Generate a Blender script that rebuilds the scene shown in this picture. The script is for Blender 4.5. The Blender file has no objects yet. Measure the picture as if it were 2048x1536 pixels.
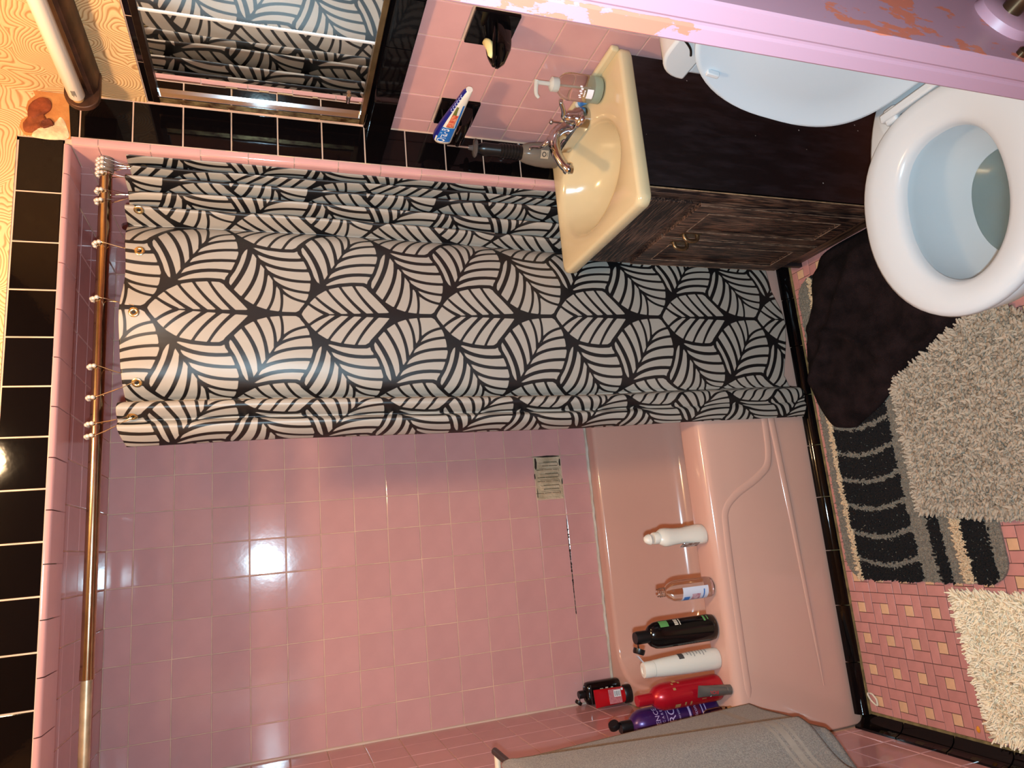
import bpy, bmesh, math, random
import numpy as np
from mathutils import Vector, Matrix

random.seed(7)
rng = np.random.default_rng(7)
scene = bpy.context.scene
COL = scene.collection
PI = math.pi

# ------------------------------------------------------------------ camera (held sideways: the picture lies on its side)
def set_camera():
    yaw, pitch, roll = 0.224, -0.337, -0.014
    loc = Vector((0.601, -2.411, 1.548))
    f_px = 1391.7
    cy, sy, cp, sp = math.cos(yaw), math.sin(yaw), math.cos(pitch), math.sin(pitch)
    f = Vector((sy * cp, cy * cp, sp)); r = Vector((cy, -sy, 0)); u = r.cross(f)
    cr, sr = math.cos(roll), math.sin(roll)
    r2 = cr * r + sr * u; u2 = -sr * r + cr * u
    right, up, back = -u2, r2, -f
    m = Matrix((right, up, back)).transposed().to_4x4()
    m.translation = loc
    cam = bpy.data.cameras.new('camera')
    cam.sensor_fit = 'HORIZONTAL'; cam.sensor_width = 36.0
    cam.lens = f_px / 2048 * 36.0
    cam.clip_start = 0.02
    o = bpy.data.objects.new('camera', cam); COL.objects.link(o)
    o.matrix_world = m
    scene.camera = o
set_camera()

# ------------------------------------------------------------------ world, lights, exposure
world = bpy.data.worlds.new('world'); scene.world = world; world.use_nodes = True
world.node_tree.nodes['Background'].inputs[0].default_value = (0.5, 0.52, 0.55, 1)
world.node_tree.nodes['Background'].inputs[1].default_value = 0.12

def point_light(name, loc, energy, color, radius):
    l = bpy.data.lights.new(name, 'POINT'); l.energy = energy; l.color = color; l.shadow_soft_size = radius
    o = bpy.data.objects.new(name, l); COL.objects.link(o); o.location = loc
    return o
# warm ceiling bulb of the room
point_light('ceiling_bulb_light', (0.93, -1.50, 2.31), 42.0, (1.0, 0.67, 0.37), 0.05)
# the phone's flash beside the lens
def flash():
    l = bpy.data.lights.new('phone_flash', 'SPOT'); l.energy = 122.0; l.color = (0.56, 0.84, 1.0)
    l.shadow_soft_size = 0.012; l.spot_size = math.radians(130); l.spot_blend = 1.0
    o = bpy.data.objects.new('phone_flash', l); COL.objects.link(o)
    o.location = (0.555, -2.425, 1.562)
    d = Vector((0.21, 0.92, -0.33))
    o.rotation_euler = d.to_track_quat('-Z', 'Y').to_euler()
flash()
scene.view_settings.view_transform = 'Standard'
scene.view_settings.look = 'None'
scene.view_settings.gamma = 1.0
scene.view_settings.use_curve_mapping = False
scene.view_settings.exposure = 0.08

# ------------------------------------------------------------------ materials
def lin(c):
    return tuple(((v / 255) / 12.92) if v / 255 <= 0.04045 else (((v / 255) + 0.055) / 1.055) ** 2.4 for v in c)
MATS = {}
def mat(name, rgb, rough=0.5, metal=0.0, var=0.0, scale=20.0, bump=0.0, bscale=60.0, coat=0.0, spec=None, trans=0.0, ior=1.45, sss=0.0, obj_var=0.0, rvar=0.0, rgb2=None, stretch=None, sheen=0.0, detail=4.0):
    if name in MATS: return MATS[name]
    m = bpy.data.materials.new(name); m.use_nodes = True
    nt = m.node_tree; N, L = nt.nodes, nt.links
    b = N['Principled BSDF']
    c = lin(rgb) + (1,)
    b.inputs['Base Color'].default_value = c
    b.inputs['Roughness'].default_value = rough
    b.inputs['Metallic'].default_value = metal
    b.inputs['IOR'].default_value = ior
    if coat: b.inputs['Coat Weight'].default_value = coat; b.inputs['Coat Roughness'].default_value = 0.05
    if spec is not None: b.inputs['Specular IOR Level'].default_value = spec
    if trans: b.inputs['Transmission Weight'].default_value = trans
    if sheen: b.inputs['Sheen Weight'].default_value = sheen
    if sss:
        b.inputs['Subsurface Weight'].default_value = sss; b.inputs['Subsurface Radius'].default_value = (0.01, 0.006, 0.004)
    tc = N.new('ShaderNodeTexCoord')
    vec = tc.outputs['Object']
    if stretch:
        mp = N.new('ShaderNodeMapping'); mp.inputs['Scale'].default_value = stretch
        L.new(vec, mp.inputs[0]); vec = mp.outputs[0]
    src = None
    if var or rgb2:
        n = N.new('ShaderNodeTexNoise'); n.inputs['Scale'].default_value = scale; n.inputs['Detail'].default_value = detail
        L.new(vec, n.inputs['Vector'])
        r = N.new('ShaderNodeValToRGB')
        r.color_ramp.elements[0].position = 0.35; r.color_ramp.elements[1].position = 0.65
        lo = tuple(max(0, v * (1 - var)) for v in c[:3]) + (1,)
        hi = tuple(min(1, v * (1 + var)) for v in c[:3]) + (1,)
        if rgb2: lo, hi = c, lin(rgb2) + (1,)
        r.color_ramp.elements[0].color = lo; r.color_ramp.elements[1].color = hi
        L.new(n.outputs['Fac'], r.inputs['Fac']); src = r.outputs['Color']
    if obj_var:
        oi = N.new('ShaderNodeObjectInfo')
        mr = N.new('ShaderNodeMapRange'); mr.inputs['To Min'].default_value = 1 - obj_var; mr.inputs['To Max'].default_value = 1 + obj_var
        L.new(oi.outputs['Random'], mr.inputs['Value'])
        hs = N.new('ShaderNodeHueSaturation')
        if src: L.new(src, hs.inputs['Color'])
        else: hs.inputs['Color'].default_value = c
        L.new(mr.outputs['Result'], hs.inputs['Value']); src = hs.outputs['Color']
    if src: L.new(src, b.inputs['Base Color'])
    if rvar:
        n2 = N.new('ShaderNodeTexNoise'); n2.inputs['Scale'].default_value = scale * 0.6
        L.new(vec, n2.inputs['Vector'])
        mr2 = N.new('ShaderNodeMapRange'); mr2.inputs['To Min'].default_value = max(0, rough - rvar); mr2.inputs['To Max'].default_value = rough + rvar
        L.new(n2.outputs['Fac'], mr2.inputs['Value']); L.new(mr2.outputs['Result'], b.inputs['Roughness'])
    if bump:
        nb = N.new('ShaderNodeTexNoise'); nb.inputs['Scale'].default_value = bscale; nb.inputs['Detail'].default_value = 3
        L.new(vec, nb.inputs['Vector'])
        bp = N.new('ShaderNodeBump'); bp.inputs['Strength'].default_value = bump; bp.inputs['Distance'].default_value = 0.004
        L.new(nb.outputs['Fac'], bp.inputs['Height']); L.new(bp.outputs['Normal'], b.inputs['Normal'])
    MATS[name] = m
    return m

M_PINK = mat('pink_glazed_tile', (207, 154, 150), 0.10, var=0.035, scale=9, obj_var=0.035, bump=0.05, bscale=22, spec=0.5)
M_BLACK = mat('black_glazed_tile', (10, 7, 8), 0.055, bump=0.04, bscale=26, obj_var=0.2, spec=0.3)
M_GROUT = mat('pale_grout', (214, 176, 152), 0.8, var=0.16, scale=14, bump=0.3, bscale=90)
M_GROUTD = mat('floor_grout', (96, 66, 58), 0.9, var=0.3, scale=30)
M_FLOORT = mat('pink_floor_mosaic', (200, 136, 128), 0.30, var=0.06, scale=26, obj_var=0.07, bump=0.08, bscale=120)
M_BEIGE = mat('beige_floor_mosaic', (222, 174, 136), 0.32, var=0.05, scale=40, obj_var=0.05)
M_TUB = mat('pink_enamel', (216, 168, 150), 0.11, var=0.02, scale=3, coat=0.25)
M_PLASTER = mat('old_plaster', (196, 180, 150), 0.9, var=0.15, scale=25, bump=0.4, bscale=80)
M_CAULK = mat('white_caulk', (214, 204, 190), 0.6, rgb2=(186, 172, 154), scale=16)
M_MOULD = mat('dark_mould', (48, 38, 30), 0.9, var=0.4, scale=60)
M_CHROME = mat('chrome', (198, 202, 208), 0.10, 1.0)
M_STEEL = mat('worn_steel', (170, 150, 118), 0.24, 1.0, var=0.15, scale=40)
M_WHITE = mat('white_porcelain', (204, 205, 206), 0.10, coat=0.3)
M_SEAT = mat('white_seat_plastic', (198, 199, 201), 0.22)
M_PLAIN = mat('plain_ceiling', (158, 140, 112), 0.8, var=0.05)

# ------------------------------------------------------------------ mesh helpers
class MB:
    def __init__(s): s.v, s.f, s.mi = [], [], []
    def add(s, verts, faces, mi=0):
        o = len(s.v); s.v += [tuple(p) for p in verts]
        for f in faces: s.f.append(tuple(i + o for i in f)); s.mi.append(mi)
        return s
    def box(s, x0, x1, y0, y1, z0, z1, mi=0):
        v = [(x, y, z) for z in (z0, z1) for y in (y0, y1) for x in (x0, x1)]
        return s.add(v, [(0, 2, 3, 1), (4, 5, 7, 6), (0, 1, 5, 4), (2, 6, 7, 3), (0, 4, 6, 2), (1, 3, 7, 5)], mi)
    def loops(s, loops, closed=True, cap0=True, cap1=True, mi=0):
        n = len(loops[0]); o = len(s.v)
        for l in loops: s.v += [tuple(p) for p in l]
        for i in range(len(loops) - 1):
            for j in range(n if closed else n - 1):
                k = (j + 1) % n
                s.f.append((o + i * n + j, o + i * n + k, o + (i + 1) * n + k, o + (i + 1) * n + j)); s.mi.append(mi)
        if cap0: s.f.append(tuple(o + j for j in reversed(range(n)))); s.mi.append(mi)
        if cap1: s.f.append(tuple(o + (len(loops) - 1) * n + j for j in range(n))); s.mi.append(mi)
        return s
    def lathe(s, prof, seg=32, c=(0, 0, 0), sx=1.0, sy=1.0, cap0=True, cap1=True, mi=0, power=2.0):
        L = []
        for r, z in prof:
            ring = []
            for k in range(seg):
                a = 2 * PI * k / seg; ca, sa = math.cos(a), math.sin(a)
                if power != 2.0:
                    ca = math.copysign(abs(ca) ** (2 / power), ca); sa = math.copysign(abs(sa) ** (2 / power), sa)
                ring.append((c[0] + r * sx * ca, c[1] + r * sy * sa, c[2] + z))
            L.append(ring)
        return s.loops(L, True, cap0, cap1, mi)
    def tube(s, path, rad, seg=10, caps=True, mi=0, flat=1.0, up=None):
        P = [Vector(p) for p in path]; n = len(P)
        R = [float(q) for q in rad] if hasattr(rad, '__len__') else [float(rad)] * n
        t0 = (P[1] - P[0]).normalized()
        ref = Vector(up) if up else (Vector((0, 0, 1)) if abs(t0.z) < 0.9 else Vector((1, 0, 0)))
        nrm = (ref - t0 * ref.dot(t0)).normalized(); L = []
        for i in range(n):
            t = (P[min(i + 1, n - 1)] - P[max(i - 1, 0)]).normalized()
            nrm = (nrm - t * nrm.dot(t)).normalized(); bn = t.cross(nrm)
            L.append([P[i] + R[i] * (math.cos(2 * PI * k / seg) * nrm * flat + math.sin(2 * PI * k / seg) * bn) for k in range(seg)])
        return s.loops(L, True, caps, caps, mi)
    def prism(s, poly, axis, a0, a1, mi=0):
        def P(q, a):
            if axis == 'z': return (q[0], q[1], a)
            if axis == 'y': return (q[0], a, q[1])
            return (a, q[0], q[1])
        return s.loops([[P(q, a0) for q in poly], [P(q, a1) for q in poly]], True, True, True, mi)
    def sphere(s, c, r, seg=14, rings=8, sz=1.0, mi=0):
        prof = [(max(1e-5, r * math.sin(PI * i / rings)), -r * sz * math.cos(PI * i / rings)) for i in range(rings + 1)]
        return s.lathe(prof, seg, c, mi=mi)
    def mesh(s, name, mats, smooth=35):
        me = bpy.data.meshes.new(name); me.from_pydata(s.v, [], s.f)
        for m in (mats if isinstance(mats, (list, tuple)) else [mats]): me.materials.append(m)
        if any(s.mi): me.polygons.foreach_set('material_index', s.mi)
        bm = bmesh.new(); bm.from_mesh(me); bmesh.ops.recalc_face_normals(bm, faces=bm.faces); bm.to_mesh(me); bm.free()
        if smooth:
            me.polygons.foreach_set('use_smooth', [True] * len(me.polygons)); me.set_sharp_from_angle(angle=math.radians(smooth))
        me.update(); return me
    def build(s, name, mats, parent=None, smooth=35, bevel=0.0, segs=2, sub=0, loc=None, flip=False):
        o = link(name, s.mesh(name, mats, smooth), parent)
        if loc: o.location = loc
        if bevel:
            b = o.modifiers.new('bevel', 'BEVEL'); b.width = bevel; b.segments = segs; b.limit_method = 'ANGLE'; b.angle_limit = math.radians(40)
            b.harden_normals = False
        if sub:
            d = o.modifiers.new('sub', 'SUBSURF'); d.levels = sub; d.render_levels = sub
        return o
def link(name, data, parent=None):
    o = bpy.data.objects.new(name, data); COL.objects.link(o)
    if parent is not None: o.parent = parent
    return o
def tag(o, label=None, cat=None, group=None, kind=None):
    if label: o['label'] = label
    if cat: o['category'] = cat
    if group: o['group'] = group
    if kind: o['kind'] = kind
    return o
def thing(name, label, cat, loc=(0, 0, 0), rz=0.0, group=None, rot=None):
    o = bpy.data.objects.new(name, None); COL.objects.link(o); o.location = loc
    o.rotation_euler = rot if rot else (0, 0, rz)
    o.empty_display_size = 0.05
    return tag(o, label, cat, group)
def struct(name, mb, m, smooth=0, **k): return tag(mb.build(name, m, smooth=smooth, **k), kind='structure')
def catmull(pts, n=8, closed=False):
    P = [np.array(p, float) for p in pts]; out = []; N = len(P)
    rngi = range(N) if closed else range(N - 1)
    for i in rngi:
        p0 = P[(i - 1) % N] if closed or i > 0 else P[0]; p1 = P[i]; p2 = P[(i + 1) % N]; p3 = P[(i + 2) % N] if closed or i < N - 2 else P[-1]
        for k in range(n):
            t = k / n
            out.append(0.5 * ((2 * p1) + (p2 - p0) * t + (2 * p0 - 5 * p1 + 4 * p2 - p3) * t * t + (3 * p1 - p0 - 3 * p2 + p3) * t ** 3))
    if not closed: out.append(P[-1])
    return [tuple(p) for p in out]
def rrect(x0, x1, y0, y1, r, n=6):
    r = min(r, (x1 - x0) / 2 - 1e-4, (y1 - y0) / 2 - 1e-4); out = []
    for cx, cy, a0 in ((x1 - r, y1 - r, 0), (x0 + r, y1 - r, PI / 2), (x0 + r, y0 + r, PI), (x1 - r, y0 + r, 1.5 * PI)):
        for k in range(n + 1):
            a = a0 + k / n * PI / 2; out.append((cx + r * math.cos(a), cy + r * math.sin(a)))
    return out
def smooth01(x): x = np.clip(x, 0, 1); return x * x * (3 - 2 * x)
def text_tris(txt, size):
    cu = bpy.data.curves.new('t', 'FONT'); cu.body = txt; cu.size = size; cu.align_x = 'CENTER'; cu.align_y = 'CENTER'; cu.resolution_u = 3
    o = bpy.data.objects.new('t', cu); COL.objects.link(o)
    dg = bpy.context.evaluated_depsgraph_get(); dg.update()
    me = bpy.data.meshes.new_from_object(o.evaluated_get(dg))
    v = [tuple(p.co) for p in me.vertices]; f = [tuple(p.vertices) for p in me.polygons]
    bpy.data.objects.remove(o); bpy.data.curves.remove(cu); bpy.data.meshes.remove(me)
    return v, f
def text_on(mb, txt, size, fn, mi=0, sx=1.0):
    v, f = text_tris(txt, size)
    mb.add([fn(p[0] * sx, p[1]) for p in v], f, mi)
def patch(mb, w, h, fn, nu=6, nv=3, mi=0, cu=0.0, cv=0.0):
    v = [fn(cu - w / 2 + w * i / nu, cv - h / 2 + h * j / nv) for j in range(nv + 1) for i in range(nu + 1)]
    f = [(j * (nu + 1) + i, j * (nu + 1) + i + 1, (j + 1) * (nu + 1) + i + 1, (j + 1) * (nu + 1) + i) for j in range(nv) for i in range(nu)]
    mb.add(v, f, mi)
def on_cyl(r, z0, a0, cx=0.0, cy=0.0, sx=1.0, sy=1.0, eps=0.0005):
    # text plane (x along the girth, y up) wrapped on a lathe of radius r facing the angle a0
    def fn(x, y):
        a = a0 + x / (r * (sx + sy) / 2)
        return (cx + (r * sx + eps) * math.cos(a), cy + (r * sy + eps) * math.sin(a), z0 + y)
    return fn

# ================================================================== THE SETTING
_tm = {}
def tile_mesh(w, h, m, r=0.0016, t=0.006):
    key = (round(w, 4), round(h, 4), m.name, r)
    if key in _tm: return _tm[key]
    mb = MB(); L = []
    for ins, z in ((0, -t), (0, -r), (0.3 * r, -0.3 * r), (r, 0)):
        a, b = w / 2 - ins, h / 2 - ins
        L.append([(-a, -b, z), (a, -b, z), (a, b, z), (-a, b, z)])
    mb.loops(L)
    _tm[key] = mb.mesh('tile', m, smooth=0)
    return _tm[key]
def place_tile(parent, c, U, V, N, w, h, m, jit=0.0, r=0.0016, name='tile'):
    o = link(name, tile_mesh(w, h, m, r), parent)
    mm = Matrix((U, V, N)).transposed()
    if jit:
        mm = mm @ Matrix.Rotation(random.gauss(0, jit), 3, 'X') @ Matrix.Rotation(random.gauss(0, jit), 3, 'Y')
    m4 = mm.to_4x4(); m4.translation = Vector(c)
    o.matrix_local = m4
    return o
def grid(parent, fn, U, V, N, uj, vj, m, gap=0.0024, skip=None, jit=0.0022, r=0.0016):
    U, V, N = Vector(U), Vector(V), Vector(N)
    uj, vj = sorted(uj), sorted(vj)
    for i in range(len(uj) - 1):
        for j in range(len(vj) - 1):
            w, h = uj[i + 1] - uj[i] - gap, vj[j + 1] - vj[j] - gap
            if w < 0.004 or h < 0.004: continue
            uc, vc = (uj[i] + uj[i + 1]) / 2, (vj[j] + vj[j + 1]) / 2
            if skip and skip(uc, vc): continue
            off = random.gauss(0, 0.00025)
            place_tile(parent, Vector(fn(uc, vc)) + N * off, U, V, N, w, h, m, jit, r)
def lattice(a, step, lo, hi):
    k0 = math.ceil((lo - a) / step - 1e-6); out = [lo]
    k = k0
    while a + k * step < hi - 0.012:
        if a + k * step > lo + 0.012: out.append(a + k * step)
        k += 1
    return out + [hi]

XR, YS, XV = 1.535, -0.785, 1.662          # alcove right face, stub face, vanity wall face
# ---- wall_back
wall_back = struct('wall_back', MB().box(-0.1, 1.75, 0.0016, 0.1, 0, 2.4), M_GROUT)
ZL = lattice(0.406, 0.1095, 0.406, 2.010)
grid(wall_back, lambda u, v: (u, 0, v), (1, 0, 0), (0, 0, 1), (0, -1, 0), lattice(0.763, 0.1095, 0.001, XR), ZL, M_PINK,
     skip=lambda u, v: 0.6535 < u < 0.8725 and 0.5155 < v < 0.625)
place_tile(wall_back, (0.6835, 0, 0.570), Vector((1, 0, 0)), Vector((0, 0, 1)), Vector((0, -1, 0)), 0.056, 0.107, M_PINK)
# scar of a lost soap dish: ribbed old mortar
def mortar():
    mb = MB(); nx, nz = 30, 22; x0, x1, z0, z1 = 0.714, 0.8705, 0.518, 0.623
    V = []
    for j in range(nz + 1):
        for i in range(nx + 1):
            u, w = i / nx, j / nz
            rib = 0.0042 if (0.12 < w < 0.86 and 0.1 < u < 0.92 and int(u * 15) % 2 == 0) else 0.0
            edge = 0.0026 * (1 if u < 0.06 else 0)
            V.append((x0 + (x1 - x0) * u, 0.0004 - rib - edge - random.random() * 0.0012, z0 + (z1 - z0) * w))
    F = [(j * (nx + 1) + i, j * (nx + 1) + i + 1, (j + 1) * (nx + 1) + i + 1, (j + 1) * (nx + 1) + i) for j in range(nz) for i in range(nx)]
    mb.add(V, F)
    mm = mat('old_mortar', (208, 186, 156), 0.9, rgb2=(176, 154, 124), scale=22, bump=0.5, bscale=120)
    o = mb.build('mortar_patch', mm, wall_back, smooth=0)
    o['label'] = 'ribbed beige mortar scar of a lost soap dish'
    g = MB()
    for k in range(9):
        u = 0.736 + k * 0.0142
        n = random.choice((2, 3)); z = 0.534
        for q in range(n):
            L_ = random.uniform(.018, .034); g.box(u - .0008, u + .0010, -0.0052, 0.0, z, z + L_); z += L_ + .003
    g.build('groove_shade_strips', mat('groove_shade', (92, 74, 52), .9, var=.3, scale=80), wall_back, smooth=0)  # dark strips: shade between the mortar ribs put in as colour
    e = MB()
    for (xa, za, w, h) in ((0.8705, 0.57, 0.006, 0.104), (0.845, 0.5215, 0.03, 0.007), (0.845, 0.618, 0.045, 0.009), (0.775, 0.5185, 0.03, 0.004), (0.735, 0.62, 0.04, 0.003), (0.80, 0.625, 0.02, 0.004)):
        n = 9; poly = [(xa + w / 2 * math.cos(2 * PI * k / n) * random.uniform(0.6, 1.25), za + h / 2 * math.sin(2 * PI * k / n) * random.uniform(0.6, 1.25)) for k in range(n)]
        e.prism(poly, 'y', -0.0016, 0.001)
    e.build('mould_stain', M_MOULD, wall_back, smooth=0)
mortar()
# dark gap in the joint above the tub and ragged caulk
def joints_wear():
    mb = MB(); x = 0.63
    while x > 0.30:
        w = random.uniform(0.004, 0.016); h = random.uniform(0.002, 0.0075) * (1.0 if 0.40 < x < 0.62 else 0.45)
        n = 7; poly = [(x + w / 2 * math.cos(2 * PI * k / n) * random.uniform(.6, 1.3), 0.5155 + h / 2 * math.sin(2 * PI * k / n) * random.uniform(.6, 1.3)) for k in range(n)]
        mb.prism(poly, 'y', -0.0006, 0.001); x -= w * 0.75
    mb.build('open_joint', M_MOULD, wall_back, smooth=0)
    c = MB(); P = [(0.002 + 1.53 * i / 60, -0.002 + random.gauss(0, 0.0006), 0.404 + random.gauss(0, 0.0010)) for i in range(61)]
    c.tube(P, [0.0052 + random.gauss(0, 0.0008) for _ in P], 7)
    c.build('caulk_line', M_CAULK, wall_back)
    c = MB(); P = [(0.0015, -0.0015, 0.41 + 1.6 * i / 40) for i in range(41)]
    c.tube(P, [0.0048 + random.gauss(0, 0.0006) for _ in P], 7)
    c.build('caulk_line', mat('corner_caulk', (216, 184, 164), 0.6), wall_back)
joints_wear()

# ---- wall_left (alcove and room in one plane)
wall_left = struct('wall_left', MB().box(-0.1, -0.0016, -2.7, 0.1, 0, 2.4), M_GROUT)
fl = lambda u, v: (0, u, v)
AX = ((0, 1, 0), (0, 0, 1), (1, 0, 0))
grid(wall_left, fl, *AX, [-0.109 * k for k in range(8)], ZL, M_PINK)
ZLOW = lattice(0.406, 0.1095, 0.036, 1.2825)
grid(wall_left, fl, *AX, [-0.763 - 0.109 * k for k in range(8)], ZLOW, M_PINK)
grid(wall_left, fl, *AX, [-0.763, -0.739], lattice(0.406, 0.1095, 0.036, 0.406), M_PINK)

# wallpaper: tan paper printed and embossed with combed fans
def wallpaper():
    m = bpy.data.materials.new('combed_fan_wallpaper'); m.use_nodes = True; N, L = m.node_tree.nodes, m.node_tree.links
    b = N['Principled BSDF']; b.inputs['Roughness'].default_value = 0.55
    tc = N.new('ShaderNodeTexCoord'); vo = N.new('ShaderNodeTexVoronoi'); vo.inputs['Scale'].default_value = 7.5
    no = N.new('ShaderNodeTexNoise'); no.inputs['Scale'].default_value = 9; no.inputs['Detail'].default_value = 1
    mixv = N.new('ShaderNodeMix'); mixv.data_type = 'VECTOR'; mixv.inputs['Factor'].default_value = 0.10
    L.new(tc.outputs['Object'], no.inputs['Vector']); L.new(tc.outputs['Object'], mixv.inputs['A']); L.new(no.outputs['Color'], mixv.inputs['B'])
    L.new(mixv.outputs['Result'], vo.inputs['Vector'])
    mu = N.new('ShaderNodeMath'); mu.operation = 'MULTIPLY'; mu.inputs[1].default_value = 150
    si = N.new('ShaderNodeMath'); si.operation = 'SINE'
    L.new(vo.outputs['Distance'], mu.inputs[0]); L.new(mu.outputs[0], si.inputs[0])
    r = N.new('ShaderNodeValToRGB'); r.color_ramp.elements[0].position = 0.02; r.color_ramp.elements[1].position = 0.45
    r.color_ramp.elements[0].color = lin((184, 138, 88)) + (1,); r.color_ramp.elements[1].color = lin((228, 190, 138)) + (1,)
    mr = N.new('ShaderNodeMapRange'); mr.inputs['From Min'].default_value = -1; L.new(si.outputs[0], mr.inputs['Value'])
    L.new(mr.outputs[0], r.inputs['Fac']); L.new(r.outputs['Color'], b.inputs['Base Color'])
    bp = N.new('ShaderNodeBump'); bp.inputs['Strength'].default_value = 0.35; bp.inputs['Distance'].default_value = 0.002
    L.new(mr.outputs[0], bp.inputs['Height']); L.new(bp.outputs['Normal'], b.inputs['Normal'])
    return m
M_PAPER = wallpaper()
MB().box(-0.0016, 0.0006, -2.65, -0.786, 1.35, 2.4).build('wallpaper', M_PAPER, wall_left, smooth=0)
grid(wall_left, fl, *AX, [-0.79 - 0.15 * k for k in range(6)], [1.2825, 1.3485], M_BLACK, jit=0.003)

# ---- wall_alcove: right side of the alcove, stub face and lintel
mb = MB().box(XR + 0.0016, 1.75, YS + 0.0016, 0.1, 0, 2.4).box(-0.05, XR + 0.01, YS + 0.0016, -0.6875, 1.9695, 2.4)
wall_alcove = struct('wall_alcove', mb, M_GROUT)
fr = lambda u, v: (XR, u, v)
AXR = ((0, -1, 0), (0, 0, 1), (-1, 0, 0))
grid(wall_alcove, fr, *AXR, [0] + [-0.109 * k for k in range(1, 7)] + [-0.688], ZL, M_PINK)
def bullnose(axis, length):
    key = ('bull', axis, round(length, 4))
    if key in _tm: return _tm[key]
    r = 0.011; arc = [(r - r * math.cos(a), r - r * math.sin(a)) for a in np.linspace(0, PI / 2, 6)]   # corner at 0,0
    mb = MB()
    if axis == 'jamb':      # polygon in x (into wall), y (into alcove)
        poly = arc + [(0.0175, 0), (0.0175, 0.1), (0, 0.1)]
        mb.prism(poly, 'z', -length / 2, length / 2)
    else:                   # polygon in y, z
        poly = arc + [(0.099, 0), (0.099, 0.0105), (0, 0.0105)]
        mb.prism(poly, 'x', -length / 2, length / 2)
    _tm[key] = mb.mesh('tile', M_PINK, smooth=30); return _tm[key]
zj = lattice(1.48, 0.106, 0.405, 1.957)
for a, b_ in zip(zj[:-1], zj[1:]):
    o = link('tile', bullnose('jamb', b_ - a - 0.0022), wall_alcove); o.location = (XR - 0.001 + random.gauss(0, .0003), YS - 0.002, (a + b_) / 2)
xj = lattice(0.0975, 0.105, 0.0, XR)
for a, b_ in zip(xj[:-1], xj[1:]):
    o = link('tile', bullnose('lintel', b_ - a - 0.0022), wall_alcove); o.location = ((a + b_) / 2, YS - 0.002, 1.958 + random.gauss(0, .0003))
AXF = ((1, 0, 0), (0, 0, 1), (0, -1, 0))
ff = lambda u, v: (u, YS, v)
grid(wall_alcove, ff, *AXF, [0.001, 0.045, 0.149, 0.252, 0.356, 0.459, 0.562, 0.666, 0.770, 0.876, 0.981, 1.086, 1.19, 1.298, 1.415, 1.5455], [1.9695, 2.058], M_BLACK, gap=0.003)
grid(wall_alcove, ff, *AXF, [1.5545, 1.6605], [0.03, 0.14, 0.246, 0.352, 0.458, 0.564, 0.67, 0.776, 0.882, 0.988, 1.094, 1.20, 1.306, 1.412, 1.518, 1.624, 1.73, 1.836, 1.942, 1.972], M_BLACK, gap=0.0028)
MB().box(0, XV, YS - 0.0008, YS + 0.001, 2.060, 2.4).box(1.5465, XV, YS - 0.0007, YS + 0.001, 2.02, 2.061).build('wallpaper', M_PAPER, wall_alcove, smooth=0)
# torn corner: bare plaster and peeling brown paper
def torn():
    poly = [(1.548, 1.958), (1.6, 1.962), (1.66, 1.967), (1.66, 2.036), (1.648, 2.031), (1.632, 2.044), (1.612, 2.047), (1.598, 2.040), (1.584, 2.054), (1.566, 2.057), (1.548, 2.046)]
    mb = MB().prism(poly, 'y', YS - 0.0012, YS + 0.001)
    mb.build('bare_plaster', mat('bare_plaster', (200, 142, 78), 0.85, rgb2=(176, 104, 50), scale=16, bump=0.6, bscale=60), wall_alcove, smooth=0)
    for (pts, c, nm, d) in (
        ([(1.594, 2.042), (1.622, 2.040), (1.642, 2.022), (1.640, 2.002), (1.618, 1.998), (1.6, 2.012), (1.586, 2.03)], (128, 58, 24), 'torn_paper', .008),
        ([(1.556, 2.046), (1.576, 2.050), (1.598, 2.036), (1.606, 2.018), (1.59, 2.006), (1.572, 2.016), (1.556, 2.03)], (142, 70, 30), 'torn_paper', .006),
        ([(1.545, 2.03), (1.562, 2.026), (1.575, 2.006), (1.585, 1.99), (1.6, 1.978), (1.576, 1.966), (1.55, 1.962), (1.542, 1.99)], (226, 196, 152), 'loose_plaster', .004),
        ([(1.566, 2.012), (1.582, 2.016), (1.592, 2.0), (1.578, 1.99)], (108, 48, 22), 'torn_paper', .0075)):
        c2 = catmull(pts, 5, True); cx = sum(p[0] for p in c2) / len(c2); cz = sum(p[1] for p in c2) / len(c2)
        L = []
        for s_, y in ((1.0, YS - .001), (0.97, YS - d * .6), (0.75, YS - d), (0.3, YS - d * .8)):
            L.append([(cx + (p[0] - cx) * s_, y + random.gauss(0, .0006), cz + (p[1] - cz) * s_) for p in c2])
        MB().loops(L, cap0=False).build(nm, mat('torn_%d' % c[0], c, 0.8, var=0.3, scale=50, bump=.4), wall_alcove, smooth=40)
torn()
# patchy bits of pale filler along the black/pink joint
mb = MB()
for z in (1.62, 1.545, 1.50, 1.425, 1.30, 1.115):
    mb.box(1.5495, 1.5545, YS - 0.0006, YS + 0.002, z - random.uniform(.006, .02), z + random.uniform(.006, .02))
mb.build('filler', mat('pale_filler', (222, 190, 150), .8), wall_alcove, smooth=0)

# ---- ceilings
ceiling_alcove = struct('ceiling_alcove', MB().box(-0.05, 1.7, -0.69, 0.05, 2.0116, 2.08), M_GROUT)
grid(ceiling_alcove, lambda u, v: (u, v, 2.010), (1, 0, 0), (0, -1, 0), (0, 0, -1), lattice(0.763, 0.1095, 0.001, XR), [-0.686] + [-0.109 * k for k in range(6, -1, -1)], M_PINK)
ceiling = struct('ceiling', MB().box(-0.1, 1.8, -2.7, 0.1, 2.4, 2.46), M_PLAIN)

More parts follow.
